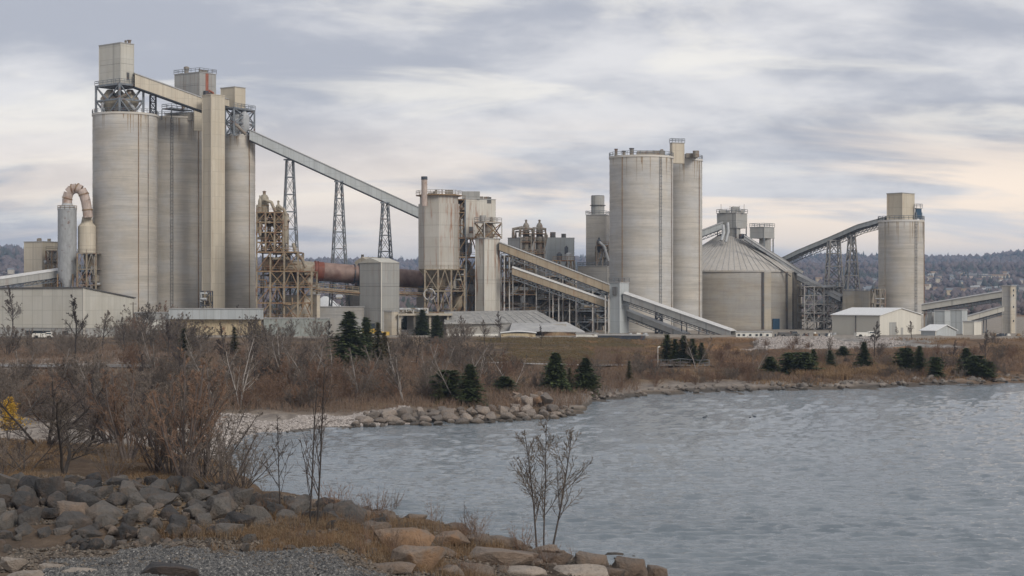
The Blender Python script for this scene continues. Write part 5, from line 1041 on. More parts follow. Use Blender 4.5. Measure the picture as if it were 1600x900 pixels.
def houses():
    rs = random.Random(17); wallm = ['white', 'tan_wall', 'clad_grey', 'clad_buff', 'duct']; roofm = ['steel_brown', 'trim', 'roof_grey', 'steel']
    spots = [(rs.uniform(1445, 1600), rs.uniform(2300, 3100), 0) for _ in range(48)] + [(rs.uniform(1330, 1375), rs.uniform(2300, 2800), 0) for _ in range(6)] + [(rs.uniform(2, 36), rs.uniform(2300, 2900), 1) for _ in range(9)] + [(rs.uniform(1500, 1565), 2960+rs.uniform(0, 30), 2) for _ in range(4)] + [(rs.uniform(488, 560), rs.uniform(1500, 2100), 3) for _ in range(3)] + [(rs.uniform(1258, 1295), rs.uniform(2200, 2800), 4) for _ in range(4)]
    labs = ['small pale house on the wooded hillside beyond the right silo', 'small pale house on the hillside beyond the far left conveyor', 'long low buff block high in the hillside town at right', 'small pale house seen through the gap below the kiln', 'small pale house behind the pipework right of the dome silo']
    for px, y, k in spots:
        x = X(px, y); z = hz_at(px, y)+1.0; w, d, h = (rs.uniform(24, 40), 10, 6) if k == 2 else (rs.uniform(6, 11), 6, rs.uniform(4, 7)); rot = rs.uniform(-.4, .4); wc, rc = rs.choice(wallm), rs.choice(roofm); nmw = {'white': 'white', 'tan_wall': 'tan', 'clad_grey': 'grey', 'clad_buff': 'buff', 'duct': 'pinkish'}[wc]; nmr = {'steel_brown': 'brown', 'trim': 'black', 'roof_grey': 'pale grey', 'steel': 'blue grey'}[rc]; hp_ = ('lower', 'middle', 'upper')[min(2, int((y-2300)/280))] if y > 2300 else 'low'
        where = ('%s hillside %s' % (hp_, 'just right of lone silo' if px < 1490 else 'above the cream conveyors' if px < 1550 else 'at the right edge')) if k == 0 and px > 1440 else labs[k].split('house ')[-1] if 'house ' in labs[k] else 'high in the hillside town at right'
        th = T('house', ('tiny %s house with %s roof, %s' if k != 2 else 'long low %s block with %s roof, %s') % (nmw, nmr, where), 'house', (x, y, z), rot, 'houses of the hillside town')
        mb = MB(); mb.box(-w/2, -d/2, -4, w/2, d/2, h); th.put(mb, 'wall', wc, world=False)
        mb = MB(); mb.poly([(-w/2-.5, -d/2-.5, h), (w/2+.5, -d/2-.5, h), (w/2+.5, 0, h+2.6), (-w/2-.5, 0, h+2.6), (-w/2-.5, d/2+.5, h), (w/2+.5, d/2+.5, h)], [(0,1,2,3), (3,2,5,4), (0,3,4), (1,5,2), (0,4,5,1)]); th.put(mb, 'roof', rc, world=False)
houses()

# ================================================================== rocks
def rockproto(seed, angular=.5, n=22):
    rs = random.Random(seed); bm = bmesh.new(); sx, sy, sz = 1, rs.uniform(.65, .95), rs.uniform(.55, .85)
    for i in range(n):
        v = Vector((rs.gauss(0, 1), rs.gauss(0, 1), rs.gauss(0, 1))).normalized() * rs.uniform(.82, 1.0)
        p = 3.2 if angular > .5 else 2.3; q = (abs(v.x)**p+abs(v.y)**p+abs(v.z)**p)**(1/p); v = v*(v.length/q)*.9
        bm.verts.new((v.x*sx, v.y*sy, v.z*sz))
    r = bmesh.ops.convex_hull(bm, input=bm.verts[:]); bmesh.ops.delete(bm, geom=[g for g in r['geom_interior'] if isinstance(g, bmesh.types.BMVert)], context='VERTS')
    bmesh.ops.dissolve_limit(bm, angle_limit=R(9), verts=bm.verts[:], edges=bm.edges[:])
    bmesh.ops.bevel(bm, geom=bm.edges[:]+bm.verts[:], offset=.03 if angular > .5 else .07, segments=2, affect='EDGES', profile=.6)
    bmesh.ops.triangulate(bm, faces=bm.faces[:])
    bmesh.ops.subdivide_edges(bm, edges=[e for e in bm.edges if e.calc_length() > .28], cuts=1, use_grid_fill=False); bmesh.ops.triangulate(bm, faces=bm.faces[:])
    for v in bm.verts: v.co += v.co.normalized()*(noise.noise(v.co*2.2+Vector((seed*3.1, 0, 0)))*.09 + noise.noise(v.co*6+Vector((0, seed, 0)))*.035)
    me = bpy.data.meshes.new('boulder'); bm.to_mesh(me); bm.free(); me.polygons.foreach_set('use_smooth', [True]*len(me.polygons)); me.set_sharp_from_angle(angle=R(32)); return me
def withmat(me, mat): m2 = me.copy(); m2.materials.clear(); m2.materials.append(M[mat]); return m2
BR = [rockproto(i, .3 if i % 2 else .8, 13 + i) for i in range(9)]; RND = [rockproto(30+i, .2, 24) for i in range(6)]; ANG = [rockproto(50+i, .9, 13) for i in range(6)]
RM = {}
def rk(kind, mat):
    if (kind, mat) not in RM: RM[kind, mat] = [withmat(m_, mat) for m_ in dict(b=BR, r=RND, a=ANG)[kind]]
    return RM[kind, mat]
rr = random.Random(23)
def smoothz(x, y): ky, kz = colk(PX(x, y)); return float(np.interp(y, ky, kz))
def gY(px, py, y0=40):
    ky, kz = colk(px); ys_ = np.arange(y0, 620, .4); zs = np.interp(ys_, ky, kz); pr = HY + (H-zs)*F/ys_; i = np.argmax(pr <= py)
    return float(ys_[i])
def rock(x, y, z, s, kind, mat, label, group=None, sz=None, rot=None, name='boulder', cat='boulder'):
    o = bpy.data.objects.new(name, rr.choice(rk(kind, mat))); link(o); o.location = (x, y, z)
    o.rotation_euler = (rr.uniform(-.3, .3), rr.uniform(-.3, .3), rr.uniform(0, 6.28) if rot is None else rot); sx = s if not hasattr(s, '__len__') else s[0]
    if hasattr(s, '__len__'): o.scale = s; o.rotation_euler = (rr.uniform(-.1, .1), rr.uniform(-.08, .08), rot if rot is not None else rr.uniform(-.25, .25))
    else: o.scale = (s, s*rr.uniform(.85, 1.15), s*(sz or rr.uniform(.8, 1.1)))
    tag(o, label, cat, group); return o
# the riprap bank across the left foreground
G1 = 'dark riprap boulders of the near bank'
for j, (Yr, r0, lift) in enumerate(((73.2, .55, .05), (74.5, .74, .1), (76.0, .9, .15), (77.5, .98, .2), (79.0, .98, .25), (80.5, .95, .25), (82.0, .88, .15), (83.2, .7, .1))):
    px = -60 + rr.uniform(0, 20)
    while px < 600:
        s = r0*rr.uniform(.55, 1.25); y = Yr + rr.uniform(-.4, .4)+(px > 430)*(px-430)*.018; x = X(px, y)
        if not (j == 0 and rr.random() < .6) and not (j < 3 and px > 330 and rr.random() < .75):
            kz = smoothz(x, y)+lift*.9*(1 if px < 420 else .7); row = ('lowest', 'second lowest', 'third lowest', 'lower middle', 'upper middle', 'third highest', 'second highest', 'top')[j]
            place = ('at left edge', 'below forked tree', 'left of the wide bush', 'below the wide bush', 'below tallest bush', 'left of the saplings', 'among the saplings', 'right of the saplings')[int(min(7, max(0, (px+10)/75)))]
            rock(x, y, kz, s*(1 if px < 420 else .88), rr.choice('baab'), 'rock_dark' if rr.random() < .94 else 'rock_tan', '%s grey boulder, %s row of near riprap, %s' % ('big' if s > r0*.95 else 'small', row, place), G1)
        px += s*1.42*F/y
for i in range(170):
    px = rr.uniform(-30, 640); y = rr.uniform(69.5, 84); x = X(px, y); s = rr.uniform(.12, .42)
    rock(x, y, smoothz(x, y)+.15, s, 'b', rr.choice(['rock_dark', 'rock_dark', 'rock_tan']), '%s loose %s stone, %s' % (rr.choice(['small', 'medium']), 'brown' if i % 3 == 0 else 'grey', ('below the riprap at left edge', 'below the forked tree', 'below the wide bush', 'below the tallest bush', 'by the left sapling', 'by the right sapling', 'left of the ochre slab')[int(min(6, max(0, (px+30)/96)))]), 'loose stones of the near bank', name='stone', cat='stone')
# individually placed foreground rocks: px, py centre, width, height, kind, material, label
spec = [(22, 880, 56, 30, 'a', 'rock_pale', 'pale flat topped block in the bottom left corner'), (80, 886, 50, 22, 'a', 'rock_pale', 'pale squat block second from the bottom left corner'), (38, 897, 70, 20, 'b', 'rock_pale', 'pale rock cut by bottom edge left of the crushed stone'), (126, 894, 66, 20, 'b', 'rock_pale', 'pale low rock at the bottom edge beside dark crushed stone'), (258, 889, 116, 44, 'a', 'rock_dark', 'broad dark flat rock at bottom edge amid crushed stone'),
 (398, 796, 0, 0, 'b', 'rock_dark', ''), (625, 836, 108, 76, 'a', 'rock_ochre', 'large ochre stained slab leaning left behind dry grass'), (660, 872, 108, 62, 'a', 'rock_ochre', 'big rounded ochre and grey block below the leaning slab'), (704, 838, 104, 42, 'a', 'rock_ochre', 'long ochre brown rock right of the leaning slab'), (650, 806, 46, 20, 'a', 'rock_tan', 'flat dark topped rock at the water line beyond the ochre slab'), (712, 822, 60, 18, 'b', 'rock_tan', 'low brown rock at the water line above long ochre rock'),
 (745, 842, 92, 34, 'a', 'rock_tan', 'flat grey rock slab beside the thin sapling at water edge'), (788, 843, 72, 26, 'b', 'rock_tan', 'sloping pale grey slab left of the three stemmed tree'), (775, 866, 124, 42, 'a', 'rock_tan', 'long brown half buried rock in front of the sloping slab'), (856, 858, 62, 26, 'r', 'rock_tan', 'low rock at the foot of the three stemmed tree'), (868, 874, 78, 40, 'a', 'rock_tan', 'dark sided block right below the three stemmed tree'), (925, 876, 66, 44, 'a', 'rock_tan', 'brown pyramid shaped block near the point'), (985, 884, 64, 50, 'a', 'rock_tan', 'tall pointed tan block, second from the tip of the point'), (1024, 892, 42, 40, 'a', 'rock_tan', 'tan block at the very tip of the near point'), (905, 893, 100, 34, 'b', 'rock_pale', 'wide pale grey angular rock at bottom edge below the pyramid block'), (820, 892, 90, 32, 'r', 'rock_pale', 'pale rounded rock at the bottom edge below the long brown rock'), (740, 890, 70, 30, 'b', 'rock_tan', 'brown rock sunk in dry weeds at the bottom edge'), (690, 862, 50, 26, 'b', 'rock_tan', 'small brown rock right of the big ochre block'), (960, 870, 44, 22, 'b', 'rock_tan', 'low rock filling the gap between the pyramid and pointed blocks'),
 (520, 783, 34, 26, 'r', 'rock_ochre', 'single small ochre boulder on top of the near bank by the slim saplings'), (560, 800, 50, 26, 'b', 'rock_tan', 'half hidden brown boulder right of the slim saplings'), (596, 806, 50, 26, 'b', 'rock_tan', 'brown boulder behind dry weeds left of the ochre slab'), (590, 828, 60, 40, 'a', 'rock_tan', 'brown angular block sunk in weeds left of the ochre slab'), (610, 884, 80, 34, 'a', 'rock_tan', 'broken brown slab at bottom edge below dry weeds'), (700, 890, 74, 34, 'a', 'rock_tan', 'brown broken block under the big ochre block'), (812, 868, 66, 30, 'a', 'rock_tan', 'squat brown block left of the three stemmed tree foot'), (845, 878, 60, 30, 'a', 'rock_tan', 'brown block in front of the three stemmed tree foot'), (955, 892, 60, 34, 'a', 'rock_tan', 'tan block between pyramid block and bottom edge'), (540, 792, 40, 26, 'b', 'rock_dark', 'dark boulder just right of the small ochre boulder')]
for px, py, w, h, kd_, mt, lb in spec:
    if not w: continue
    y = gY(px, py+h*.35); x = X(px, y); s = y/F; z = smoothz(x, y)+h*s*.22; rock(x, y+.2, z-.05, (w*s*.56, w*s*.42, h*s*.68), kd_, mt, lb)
for i in range(60):
    px = rr.uniform(600, 1040); y = gY(px, rr.uniform(835+ (px-600)*.1, 898)); x = X(px, y); rock(x, y, smoothz(x, y)+.1, rr.uniform(.15, .5), 'b', 'rock_tan', 'loose brown stone %s' % ('beside the ochre slab' if px < 690 else 'beside the long brown rock' if px < 780 else 'below three stemmed tree' if px < 880 else 'by the pyramid block' if px < 960 else 'at the tip of the point'), 'loose stones of the near point', name='stone', cat='stone')
# water line skirt of the near point
# spit of rounded boulders
G2 = 'rounded boulders of the spit'
for j, (dy, r0, lift) in enumerate(((-2.0, 1.0, .05), (.4, 1.2, .4), (2.8, 1.25, .85), (5.5, 1.1, 1.0))):
    px = 548 + j*8
    while px < (898, 893, 884, 868)[j]:
        ky, kz = colk(px); ysh = ky[7]; s = r0*rr.uniform(.62, 1.2)*(1 if px > 590 else .8); y = ysh+dy+rr.uniform(-.7, .7); fade = np.clip((902-px)/40, .15, 1)*np.clip((px-535)/40, .4, 1); x = X(px, y)
        row = ('waterline', 'second', 'third', 'back')[j]; part = 'left end of the spit' if px < 640 else ('left half' if px < 730 else ('right half' if px < 830 else 'right tip of the spit'))
        rock(x, y, lift*fade, s*(.6+.4*fade), rr.choice('rrb'), 'rock_spit', 'rounded beige boulder in %s row of the spit, %s' % (row, part), G2, sz=rr.uniform(.75, .95)); px += s*1.42*F/y
for i in range(14): px = rr.uniform(800, 856); y = 207+rr.uniform(-3, 6); rock(X(px, y), y, 1.3+rr.uniform(0, .6), rr.uniform(.7, 1.3), 'a', rr.choice(['rock_ochre', 'rock_spit']), 'reddish angular rock heaped on the tip of the spit', 'rocks heaped at the spit tip')
# far shore
G3 = 'rocks along the far shore'
for i in range(250):
    px = rr.uniform(868, 1640) if i < 215 else rr.uniform(330, 560); ky, kz = colk(px); ysh = ky[7]; y = ysh + rr.uniform(-1.5, 7) if px > 800 else ysh+rr.uniform(-4, 4)
    if 895 < px < 925: y = 236+rr.uniform(-4, 6)
    s = rr.uniform(.25, .75)*(1.2 if px > 1250 else 1)*(.35 if px < 600 else 1); part = 'on the pebble beach of the cove' if px < 600 else ('near the dark spruces' if px < 1000 else ('below the orange grass slope' if px < 1250 else ('below the reeds' if px < 1420 else 'toward the right edge')))
    x = X(px, y); rock(x, y, max(0, smoothz(x, y))+s*.15, s, rr.choice('bar'), 'rock_shore' if px > 1150 or rr.random() < .4 else 'rock_spit', 'shoreline rock on the far bank %s' % part, G3, name='rock', cat='rock')
# gravel
def gravel(label, name, N_, regf, size, mat):
    V, Fs = [], []; b = 0; rs = random.Random(9); O = [(1,0,0),(0,1,0),(-1,0,0),(0,-1,0),(0,0,1),(0,0,-1)]; FO = [(0,1,4),(1,2,4),(2,3,4),(3,0,4),(1,0,5),(2,1,5),(3,2,5),(0,3,5)]
    for i in range(N_):
        x, y = regf(rs); z = tz(x, y); s = size*rs.uniform(.5, 1.5); sx, sy, sz_ = s*rs.uniform(.6, 1.3), s*rs.uniform(.6, 1.3), s*rs.uniform(.4, .9); t = rs.uniform(0, 3.14); c_, s_ = math.cos(t), math.sin(t); tilt = rs.uniform(-.5, .5)
        for q in O: qx, qy, qz = q[0]*sx*rs.uniform(.7, 1.2), q[1]*sy*rs.uniform(.7, 1.2), q[2]*sz_; qz += qx*tilt; V.append((x+qx*c_-qy*s_, y+qx*s_+qy*c_, z+.03+qz))
        Fs += [tuple(b+k for k in f) for f in FO]; b += 6
    me = bpy.data.meshes.new(name); me.from_pydata(V, [], Fs); me.materials.append(M[mat]); o = bpy.data.objects.new(name, me); link(o); tag(o, label, 'gravel', kind='stuff')
m, a = newmat('crushed_stone', .75); n_ = a.noise(a.pos, 5.5, 2, .8); n2 = a.noise(a.pos, 1.4, 3)
c = a.mix(a.rng(n_, .38, .62), (0.028, .030, .033), (0.14, .137, .132)); c = a.mix(a.rng(n_, .62, .72), c, (.34, .33, .31)); a.L.new(c, a.b.inputs['Base Color']); M['gravel'] = m
def reg1(rs):
    while 1:
        px, y = rs.uniform(70, 600), rs.uniform(56, 70.5); top = 856 + (0 if px > 200 else (200-px)*.25) + max(0, (px-430)*.28); x = X(px, y); z = smoothz(x, y)
        if HY+(H-z)*F/y > top + (float(vnoise(x, y, 1.2, 93))-.5)*26: return x, y
gravel('dark crushed stone spread along the bottom edge of the near bank', 'crushed_stone', 15000, reg1, .11, 'gravel')
m, a = newmat('beach_pebbles', .8); n_ = a.noise(a.pos, 3, 2, .8); c = a.mix(a.rng(n_, .35, .65), (0.17, .15, .135), (0.42, .385, .36)); a.L.new(c, a.b.inputs['Base Color']); M['pebble'] = m
def reg2(rs):
    px = rs.uniform(300, 640); ky, kz = colk(px); return (lambda y: (X(px, y), y))(rs.uniform(ky[7]-1, ky[7]+9) if px > 400 else rs.uniform(150, 195))
gravel('pale pebbles of the small beach at the head of the cove', 'beach_pebbles', 9000, reg2, .16, 'pebble')
def reg3(rs):
    
    while 1:
        px = rs.uniform(1120, 1440); y = rs.uniform(371, 405); x = X(px, y)
        if 1172 < px + (float(vnoise(x, y, 9, 71))-.5)*170 < 1395 - (y-385)*1.5: return x, y
gravel('grey rubble covering the embankment below the dome silo', 'embankment_rubble', 9000, reg3, .3, 'pebble')

m, a = newmat('bank_rubble', .9); n_ = a.noise(a.pos, 4, 2, .8); c = a.mix(a.rng(n_, .35, .65), (0.05, .045, .04), (0.15, .125, .10)); c = a.mix(a.rng(n_, .64, .72), c, (.27, .24, .21)); a.L.new(c, a.b.inputs['Base Color']); M['rubble'] = m
def reg4(rs):
    while 1:
        px, y = rs.uniform(-60, 1040), rs.uniform(62, 86); x = X(px, y)
        if float(vnoise(x, y, 2.2, 90)) > .3 and smoothz(x, y) > .5: return x, y
gravel('small brown rubble scattered between the larger rocks of the near bank', 'bank_rubble', 11000, reg4, .10, 'rubble')
# ================================================================== vegetation
def branch(mb, rs, p, d, L, r, n, wob, up, sides, tip=.35):
    pts = [p.copy()]; rad = [r]
    for i in range(n):
        d = (d + Vector((rs.gauss(0, wob), rs.gauss(0, wob), rs.gauss(0, wob)*.6 + up))).normalized(); p = p + d*(L/n); pts.append(p.copy()); rad.append(r*(1-(1-tip)*(i+1)/n))
    mb.tube(pts, rad, sides); return pts, rad
def along(pts, t): k = len(pts)-1; f = min(t*k, k-1e-4); i = int(f); return pts[i].lerp(pts[i+1], f-i), (pts[i+1]-pts[i]).normalized(), i
def side_dir(rs, d, ang):
    v = Vector((rs.gauss(0, 1), rs.gauss(0, 1), rs.gauss(0, 1))); v = (v - d*v.dot(d)).normalized(); return (d*math.cos(ang) + v*math.sin(ang)).normalized()
def bare(seed, h, stems, spread, lean, n1, n2, n3, rmin, rbase, wob=.10, up=.05, l1=.5, l2=.45, l3=.4, a1=.7, start=.25, n4=0, fixed=None):
    """leafless tree or bush: main stems go to trunk, all smaller wood to crown"""
    rs = random.Random(seed); tr, cr = MB(), MB()
    for s_ in range(stems):
        az = rs.uniform(0, 6.28); an = lean + spread*rs.random()**.8 if stems > 1 else lean; d = Vector((math.cos(az)*math.sin(an), math.sin(az)*math.sin(an), math.cos(an)))
        if fixed: an = abs(fixed[s_]); d = Vector((math.sin(fixed[s_]), .04*(s_-1), math.cos(an))); az = 0 if fixed[s_] > 0 else math.pi; off_ = (s_-(stems-1)/2)*.24
        hs = h*(rs.uniform(.7, 1.0) if not fixed else (.92, 1.0, .93)[s_]); p0 = Vector((math.cos(az), math.sin(az), 0))*rs.uniform(0, .05*h*spread) if not fixed else Vector((off_, 0, 0)); r0 = rbase*rs.uniform(.6, 1.0)
        pts, rd = branch(tr, rs, p0-Vector((0,0,.15)), d, hs, r0, 7, wob*.6, up, 6)
        for i in range(n1):
            t = start + (1-start)*(i+rs.random())/n1; p, dd, k = along(pts, t); L1 = h*l1*(1.15-t)*rs.uniform(.6, 1.15)
            q, r1 = branch(tr if i % 2 else cr, rs, p, side_dir(rs, dd, a1*rs.uniform(.6, 1.2)), L1, max(rmin, rd[k]*.5), 5, wob, up, 4)
            for j in range(n2):
                t2 = .15+.85*(j+rs.random())/n2; p2, d2, k2 = along(q, t2); L2 = L1*l2*(1.2-t2)*rs.uniform(.6, 1.2)
                q2, r2 = branch(cr, rs, p2, side_dir(rs, d2, rs.uniform(.4, .9)), L2, max(rmin, r1[k2]*.5), 3, wob*1.2, up*.7, 3)
                for m_ in range(n3):
                    t3 = .15+.85*(m_+rs.random())/n3; p3, d3, k3 = along(q2, t3); L3 = max(.12, L2*l3*(1.3-t3)*rs.uniform(.6, 1.3))
                    q3, _ = branch(cr, rs, p3, side_dir(rs, d3, rs.uniform(.35, .9)), L3, rmin, 2, wob*1.3, up*.5, 3, .6)
                    for m4 in range(n4):
                        p4, d4, _k = along(q3, .3+.7*rs.random()); branch(cr, rs, p4, side_dir(rs, d4, rs.uniform(.4, .9)), L3*.55, rmin*.8, 1, .1, 0, 3, .6)
    return tr, cr
PT = {}
def proto(key, mb_pair, mt, mc, hgt):
    tr, cr = mb_pair; PT[key] = (tr.mesh('trunk', mt, True), cr.mesh('crown', mc, False), hgt)
# near: fine twigs
proto('spread', bare(1, 5, 4, .7, .15, 9, 7, 5, .011, .09, .13, .04, .55, .5, .5, .8, .15, 1), 'bark_dark', 'twig_dark', 5)
proto('spread2', bare(2, 5, 2, .4, .2, 13, 8, 5, .011, .11, .14, .03, .6, .5, .5, .85, .2, 1), 'bark_dark', 'twig_grey', 5)
proto('fan', bare(3, 5, 11, .6, .05, 8, 5, 5, .010, .065, .08, .06, .4, .45, .45, .55, .2, 1), 'bark_grey', 'twig_brown', 5)
proto('fan2', bare(4, 5, 15, .8, .05, 6, 5, 4, .010, .045, .09, .05, .38, .45, .45, .55, .2, 1), 'bark_grey', 'twig_grey', 5)
proto('upright', bare(5, 5, 1, 0, .03, 16, 6, 4, .008, .06, .06, .09, .34, .45, .45, .75, .2), 'bark_grey', 'twig_grey', 5)
proto('trident', bare(6, 5, 3, .16, .05, 17, 7, 3, .0105, .05, .045, .03, .50, .45, .45, .6, .24, fixed=(-.04, .0, .17)), 'bark_dark', 'twig_grey', 5)
proto('sapling', bare(7, 5, 1, 0, .02, 12, 4, 2, .013, .055, .05, .05, .40, .4, .4, .6, .2), 'bark_dark', 'twig_dark', 5)
proto('sapling2', bare(8, 5, 2, .1, .03, 11, 4, 2, .013, .06, .05, .05, .42, .4, .4, .6, .15, fixed=(-.01, .10)), 'bark_dark', 'twig_dark', 5)
proto('weed', bare(9, 2, 7, .5, .05, 4, 3, 0, .006, .010, .08, .05, .3, .4, .4, .5, .3), 'twig_brown', 'twig_brown', 2)
proto('weed2', bare(19, 2, 16, .8, .05, 5, 3, 0, .008, .010, .12, .03, .35, .4, .4, .6, .2), 'twig_brown', 'twig_brown', 2); proto('weed3', bare(20, 2, 4, .2, .03, 7, 3, 0, .008, .011, .06, .05, .25, .4, .4, .5, .4), 'twig_grey', 'twig_grey', 2)
# middle distance: coarser wood
proto('birch', bare(11, 8, 3, .3, .06, 11, 6, 5, .016, .10, .09, .06, .36, .45, .5, .65, .2, 1), 'bark_birch', 'twig_grey', 8)
proto('birch2', bare(12, 8, 2, .45, .1, 12, 7, 5, .016, .11, .10, .06, .4, .45, .5, .65, .15, 1), 'bark_birch', 'twig_grey', 8)
proto('thicket', bare(13, 4, 14, .75, .05, 6, 5, 5, .014, .03, .10, .06, .42, .5, .5, .6, .15), 'twig_grey', 'twig_grey', 4)
proto('thicket2', bare(14, 4, 18, .95, .05, 5, 5, 4, .014, .03, .12, .05, .42, .5, .5, .6, .15), 'twig_brown', 'twig_brown', 4)
proto('thicket3', bare(15, 4, 9, .7, .05, 8, 6, 5, .013, .04, .12, .05, .45, .5, .5, .7, .15), 'bark_grey', 'twig_grey', 4)
proto('roundtree', bare(16, 7, 1, 0, .02, 22, 8, 6, .018, .13, .07, .08, .42, .45, .5, .8, .22, 1), 'bark_dark', 'twig_grey', 7)
proto('roundtree2', bare(17, 7, 1, 0, .03, 18, 8, 6, .018, .12, .08, .07, .40, .45, .5, .7, .3, 1), 'bark_dark', 'twig_dark', 7)
def conifer(seed, h, wd, mat, taper=.85, droop=.25, dens=1.0, base_=.04):
    rs = random.Random(seed); tr = MB(); tr.tube([(0,0,-.2), (0,0,h*.5), (0,0,h*.97)], [.03*h*.6, .018*h*.6, .004*h], 6); cr = MB(); nw = int(38*dens); V, Fs = cr.v, cr.f
    for i in range(nw):
        t = base_ + (1-base_)*(i/nw); L0 = wd*(1-t)**taper*(1+.10*math.sin(i*.9+seed))*rs.uniform(.88, 1.1)
        for j in range(int(12*dens)+2):
            az = rs.uniform(0, 6.28); L = L0*rs.uniform(.75, 1.2)*(1+.25*math.sin(az*2+seed+t*5)+.15*math.sin(az*3-t*9)); z0 = h*(t+rs.uniform(-.015, .015)); k = max(2, int(L/(.12*wd)))
            for s_ in range(k):
                f_ = (s_+rs.random())/k; r = L*f_; x, y = math.cos(az)*r, math.sin(az)*r; z = z0 + L*(.18*f_-droop*f_*f_*1.4); sz = .125*wd*(1.3-f_*.5)*rs.uniform(.6, 1.35)
                for q in range(3):
                    a2 = az + rs.uniform(-1.1, 1.1); c_, s2 = math.cos(a2), math.sin(a2); b = len(V); tl = rs.uniform(-.5, .35)
                    V.append((x - s2*sz*.5, y + c_*sz*.5, z+rs.uniform(-.3, .3)*sz)); V.append((x + s2*sz*.5, y - c_*sz*.5, z+rs.uniform(-.3, .3)*sz)); V.append((x + c_*sz*1.5, y + s2*sz*1.5, z+tl*sz)); Fs.append((b, b+1, b+2))
    for q in range(10): b = len(V); a2 = rs.uniform(0, 6.28); zt = h*rs.uniform(.9, .97); V += [(0, 0, zt+h*.035), (math.cos(a2)*.05*wd, math.sin(a2)*.05*wd, zt), (-math.sin(a2)*.05*wd, math.cos(a2)*.05*wd, zt)]; Fs.append((b, b+1, b+2))
    return tr, cr
proto('spruce', conifer(1, 6, 1.9, None), 'bark_dark', 'needles', 6); proto('spruce2', conifer(2, 6, 2.3, None, .8, .3, 1.1), 'bark_dark', 'needles', 6)
proto('juniper', conifer(3, 4.5, 1.1, None, .5, .05, 1.1), 'bark_dark', 'needles', 4.5); proto('juniper2', conifer(4, 3.4, 1.7, None, .36, .12, .9), 'bark_dark', 'needles', 4)
proto('thin_spruce', conifer(5, 5, 1.2, None, .9, .3, .75), 'bark_dark', 'needles_olive', 5); proto('brown_fir', conifer(6, 5, 1.4, None, .8, .2, .8), 'bark_dark', 'needles_brown', 5)
vr = random.Random(77)
def tree(key, px, py, hpx, label, cat='tree', name='bare_tree', wide=1.0, group=None, parts=True, Y=None, rot=None, mat=None):
    y = gY(px, py) if Y is None else Y; x = X(px, y); z = tz(x, y); me_t, me_c, h0 = PT[key]; s = hpx*y/F/h0
    e = bpy.data.objects.new(name, None); link(e); e.location = (x, y, z-.05); e.rotation_euler.z = vr.uniform(0, 6.28) if rot is None else rot; e.scale = (s*wide, s*wide, s); tag(e, label, cat, group)
    for nm, me in (('trunk', me_t), ('crown', me_c)): o = bpy.data.objects.new(nm, me); link(o, e)
    return e
# foreground left trees and bushes, named one by one
near = [('spread', 68, 700, 150, 'dark crooked bare tree left, leaning over the yellow leaved tree', 1.25), ('spread2', 100, 738, 150, 'small dark forked bare tree on the knoll in front of the pale beach', 1.2), ('spread', 40, 736, 90, 'low scrubby bare bush at left edge above the riprap', 1.2), ('spread2', 150, 690, 130, 'grey twisted bare tree behind the small forked tree', 1.15),
 ('fan', 200, 716, 165, 'wide many stemmed bare bush at the centre of the knoll', 1.15), ('spread', 178, 700, 160, 'dark thin bare tree just left of the wide many stemmed bush', 1.0), ('fan', 290, 756, 215, 'tallest reddish brown bare bush at right end of the knoll', .95), ('fan2', 268, 742, 190, 'tangled bare bush at the left foot of the tallest brown bush', 1.0), ('fan2', 350, 772, 130, 'pale dense twiggy bush at the knoll edge by the water', 1.25), ('fan2', 318, 752, 150, 'dense twiggy bush between tallest bush and water edge', 1.1), ('upright', 325, 735, 190, 'slender pale bare tree right of tallest brown bush', 1.2), ('spread2', 235, 700, 140, 'grey spreading bare tree behind the knoll bushes', 1.1), ('spread', 128, 712, 120, 'short dark bare tree between forked tree and wide bush', 1.1), ('fan2', 5, 745, 80, 'low twiggy bush cut by left edge above the riprap', 1.2), ('spread2', 20, 665, 110, 'bare grey tree rising behind the yellow leaved tree', 1.2), ('fan2', 380, 765, 90, 'small rust tinted twiggy bush by water on the near bank', 1.2), ('fan', 245, 738, 110, 'low brown bush in grass left of tallest bush', 1.1), ('fan2', 175, 752, 70, 'knee high twig clump on the grass of the knoll', 1.3)]
for k_, px, py, h, lb, wd in near: tree(k_, px, py, h, lb, 'tree' if 'tree' in lb else 'bush', 'bare_tree' if 'tree' in lb else 'bare_bush', wd)
tree('sapling', 438, 815, 200, 'slim bare sapling, left of the two at the near bank edge', name='sapling', wide=.9, Y=80, rot=1.0); tree('sapling2', 490, 835, 260, 'slim twin stemmed sapling with steep side shoots, right of the two at near bank edge', name='sapling', wide=.8, Y=77, rot=.0)
tree('trident', 850, 851, 210, 'three stemmed bare young tree standing alone on the point against the water', name='bare_tree', wide=1.1, Y=84, rot=0.0)
tree('sapling', 727, 842, 74, 'thin lone sapling on the slab left of the three stemmed tree', name='sapling', wide=.8)
rw = random.Random(5)
for i in range(64):
    px = rw.uniform(400, 760) if i < 54 else rw.uniform(760, 900); e0 = np.interp(px, [400, 520, 640, 760, 900], [775, 792, 812, 838, 862]); py = e0 + rw.random()**1.2*75; k_ = rw.choice(['weed', 'weed2', 'weed3'])
    if py > 905: continue
    tree(k_, px, py, rw.uniform(26, 66), '%s dry weed clump %s, %s' % ('tall' if k_ == 'weed3' else 'bushy' if k_ == 'weed2' else 'thin', 'at the bank edge' if py < e0+25 else 'lower on the near bank', 'near the saplings' if px < 530 else 'left of ochre slab' if px < 610 else 'around ochre rocks' if px < 720 else 'left of three stemmed tree'), 'weeds', 'weed_clump', 1.3, 'dry weed clumps of the near bank')
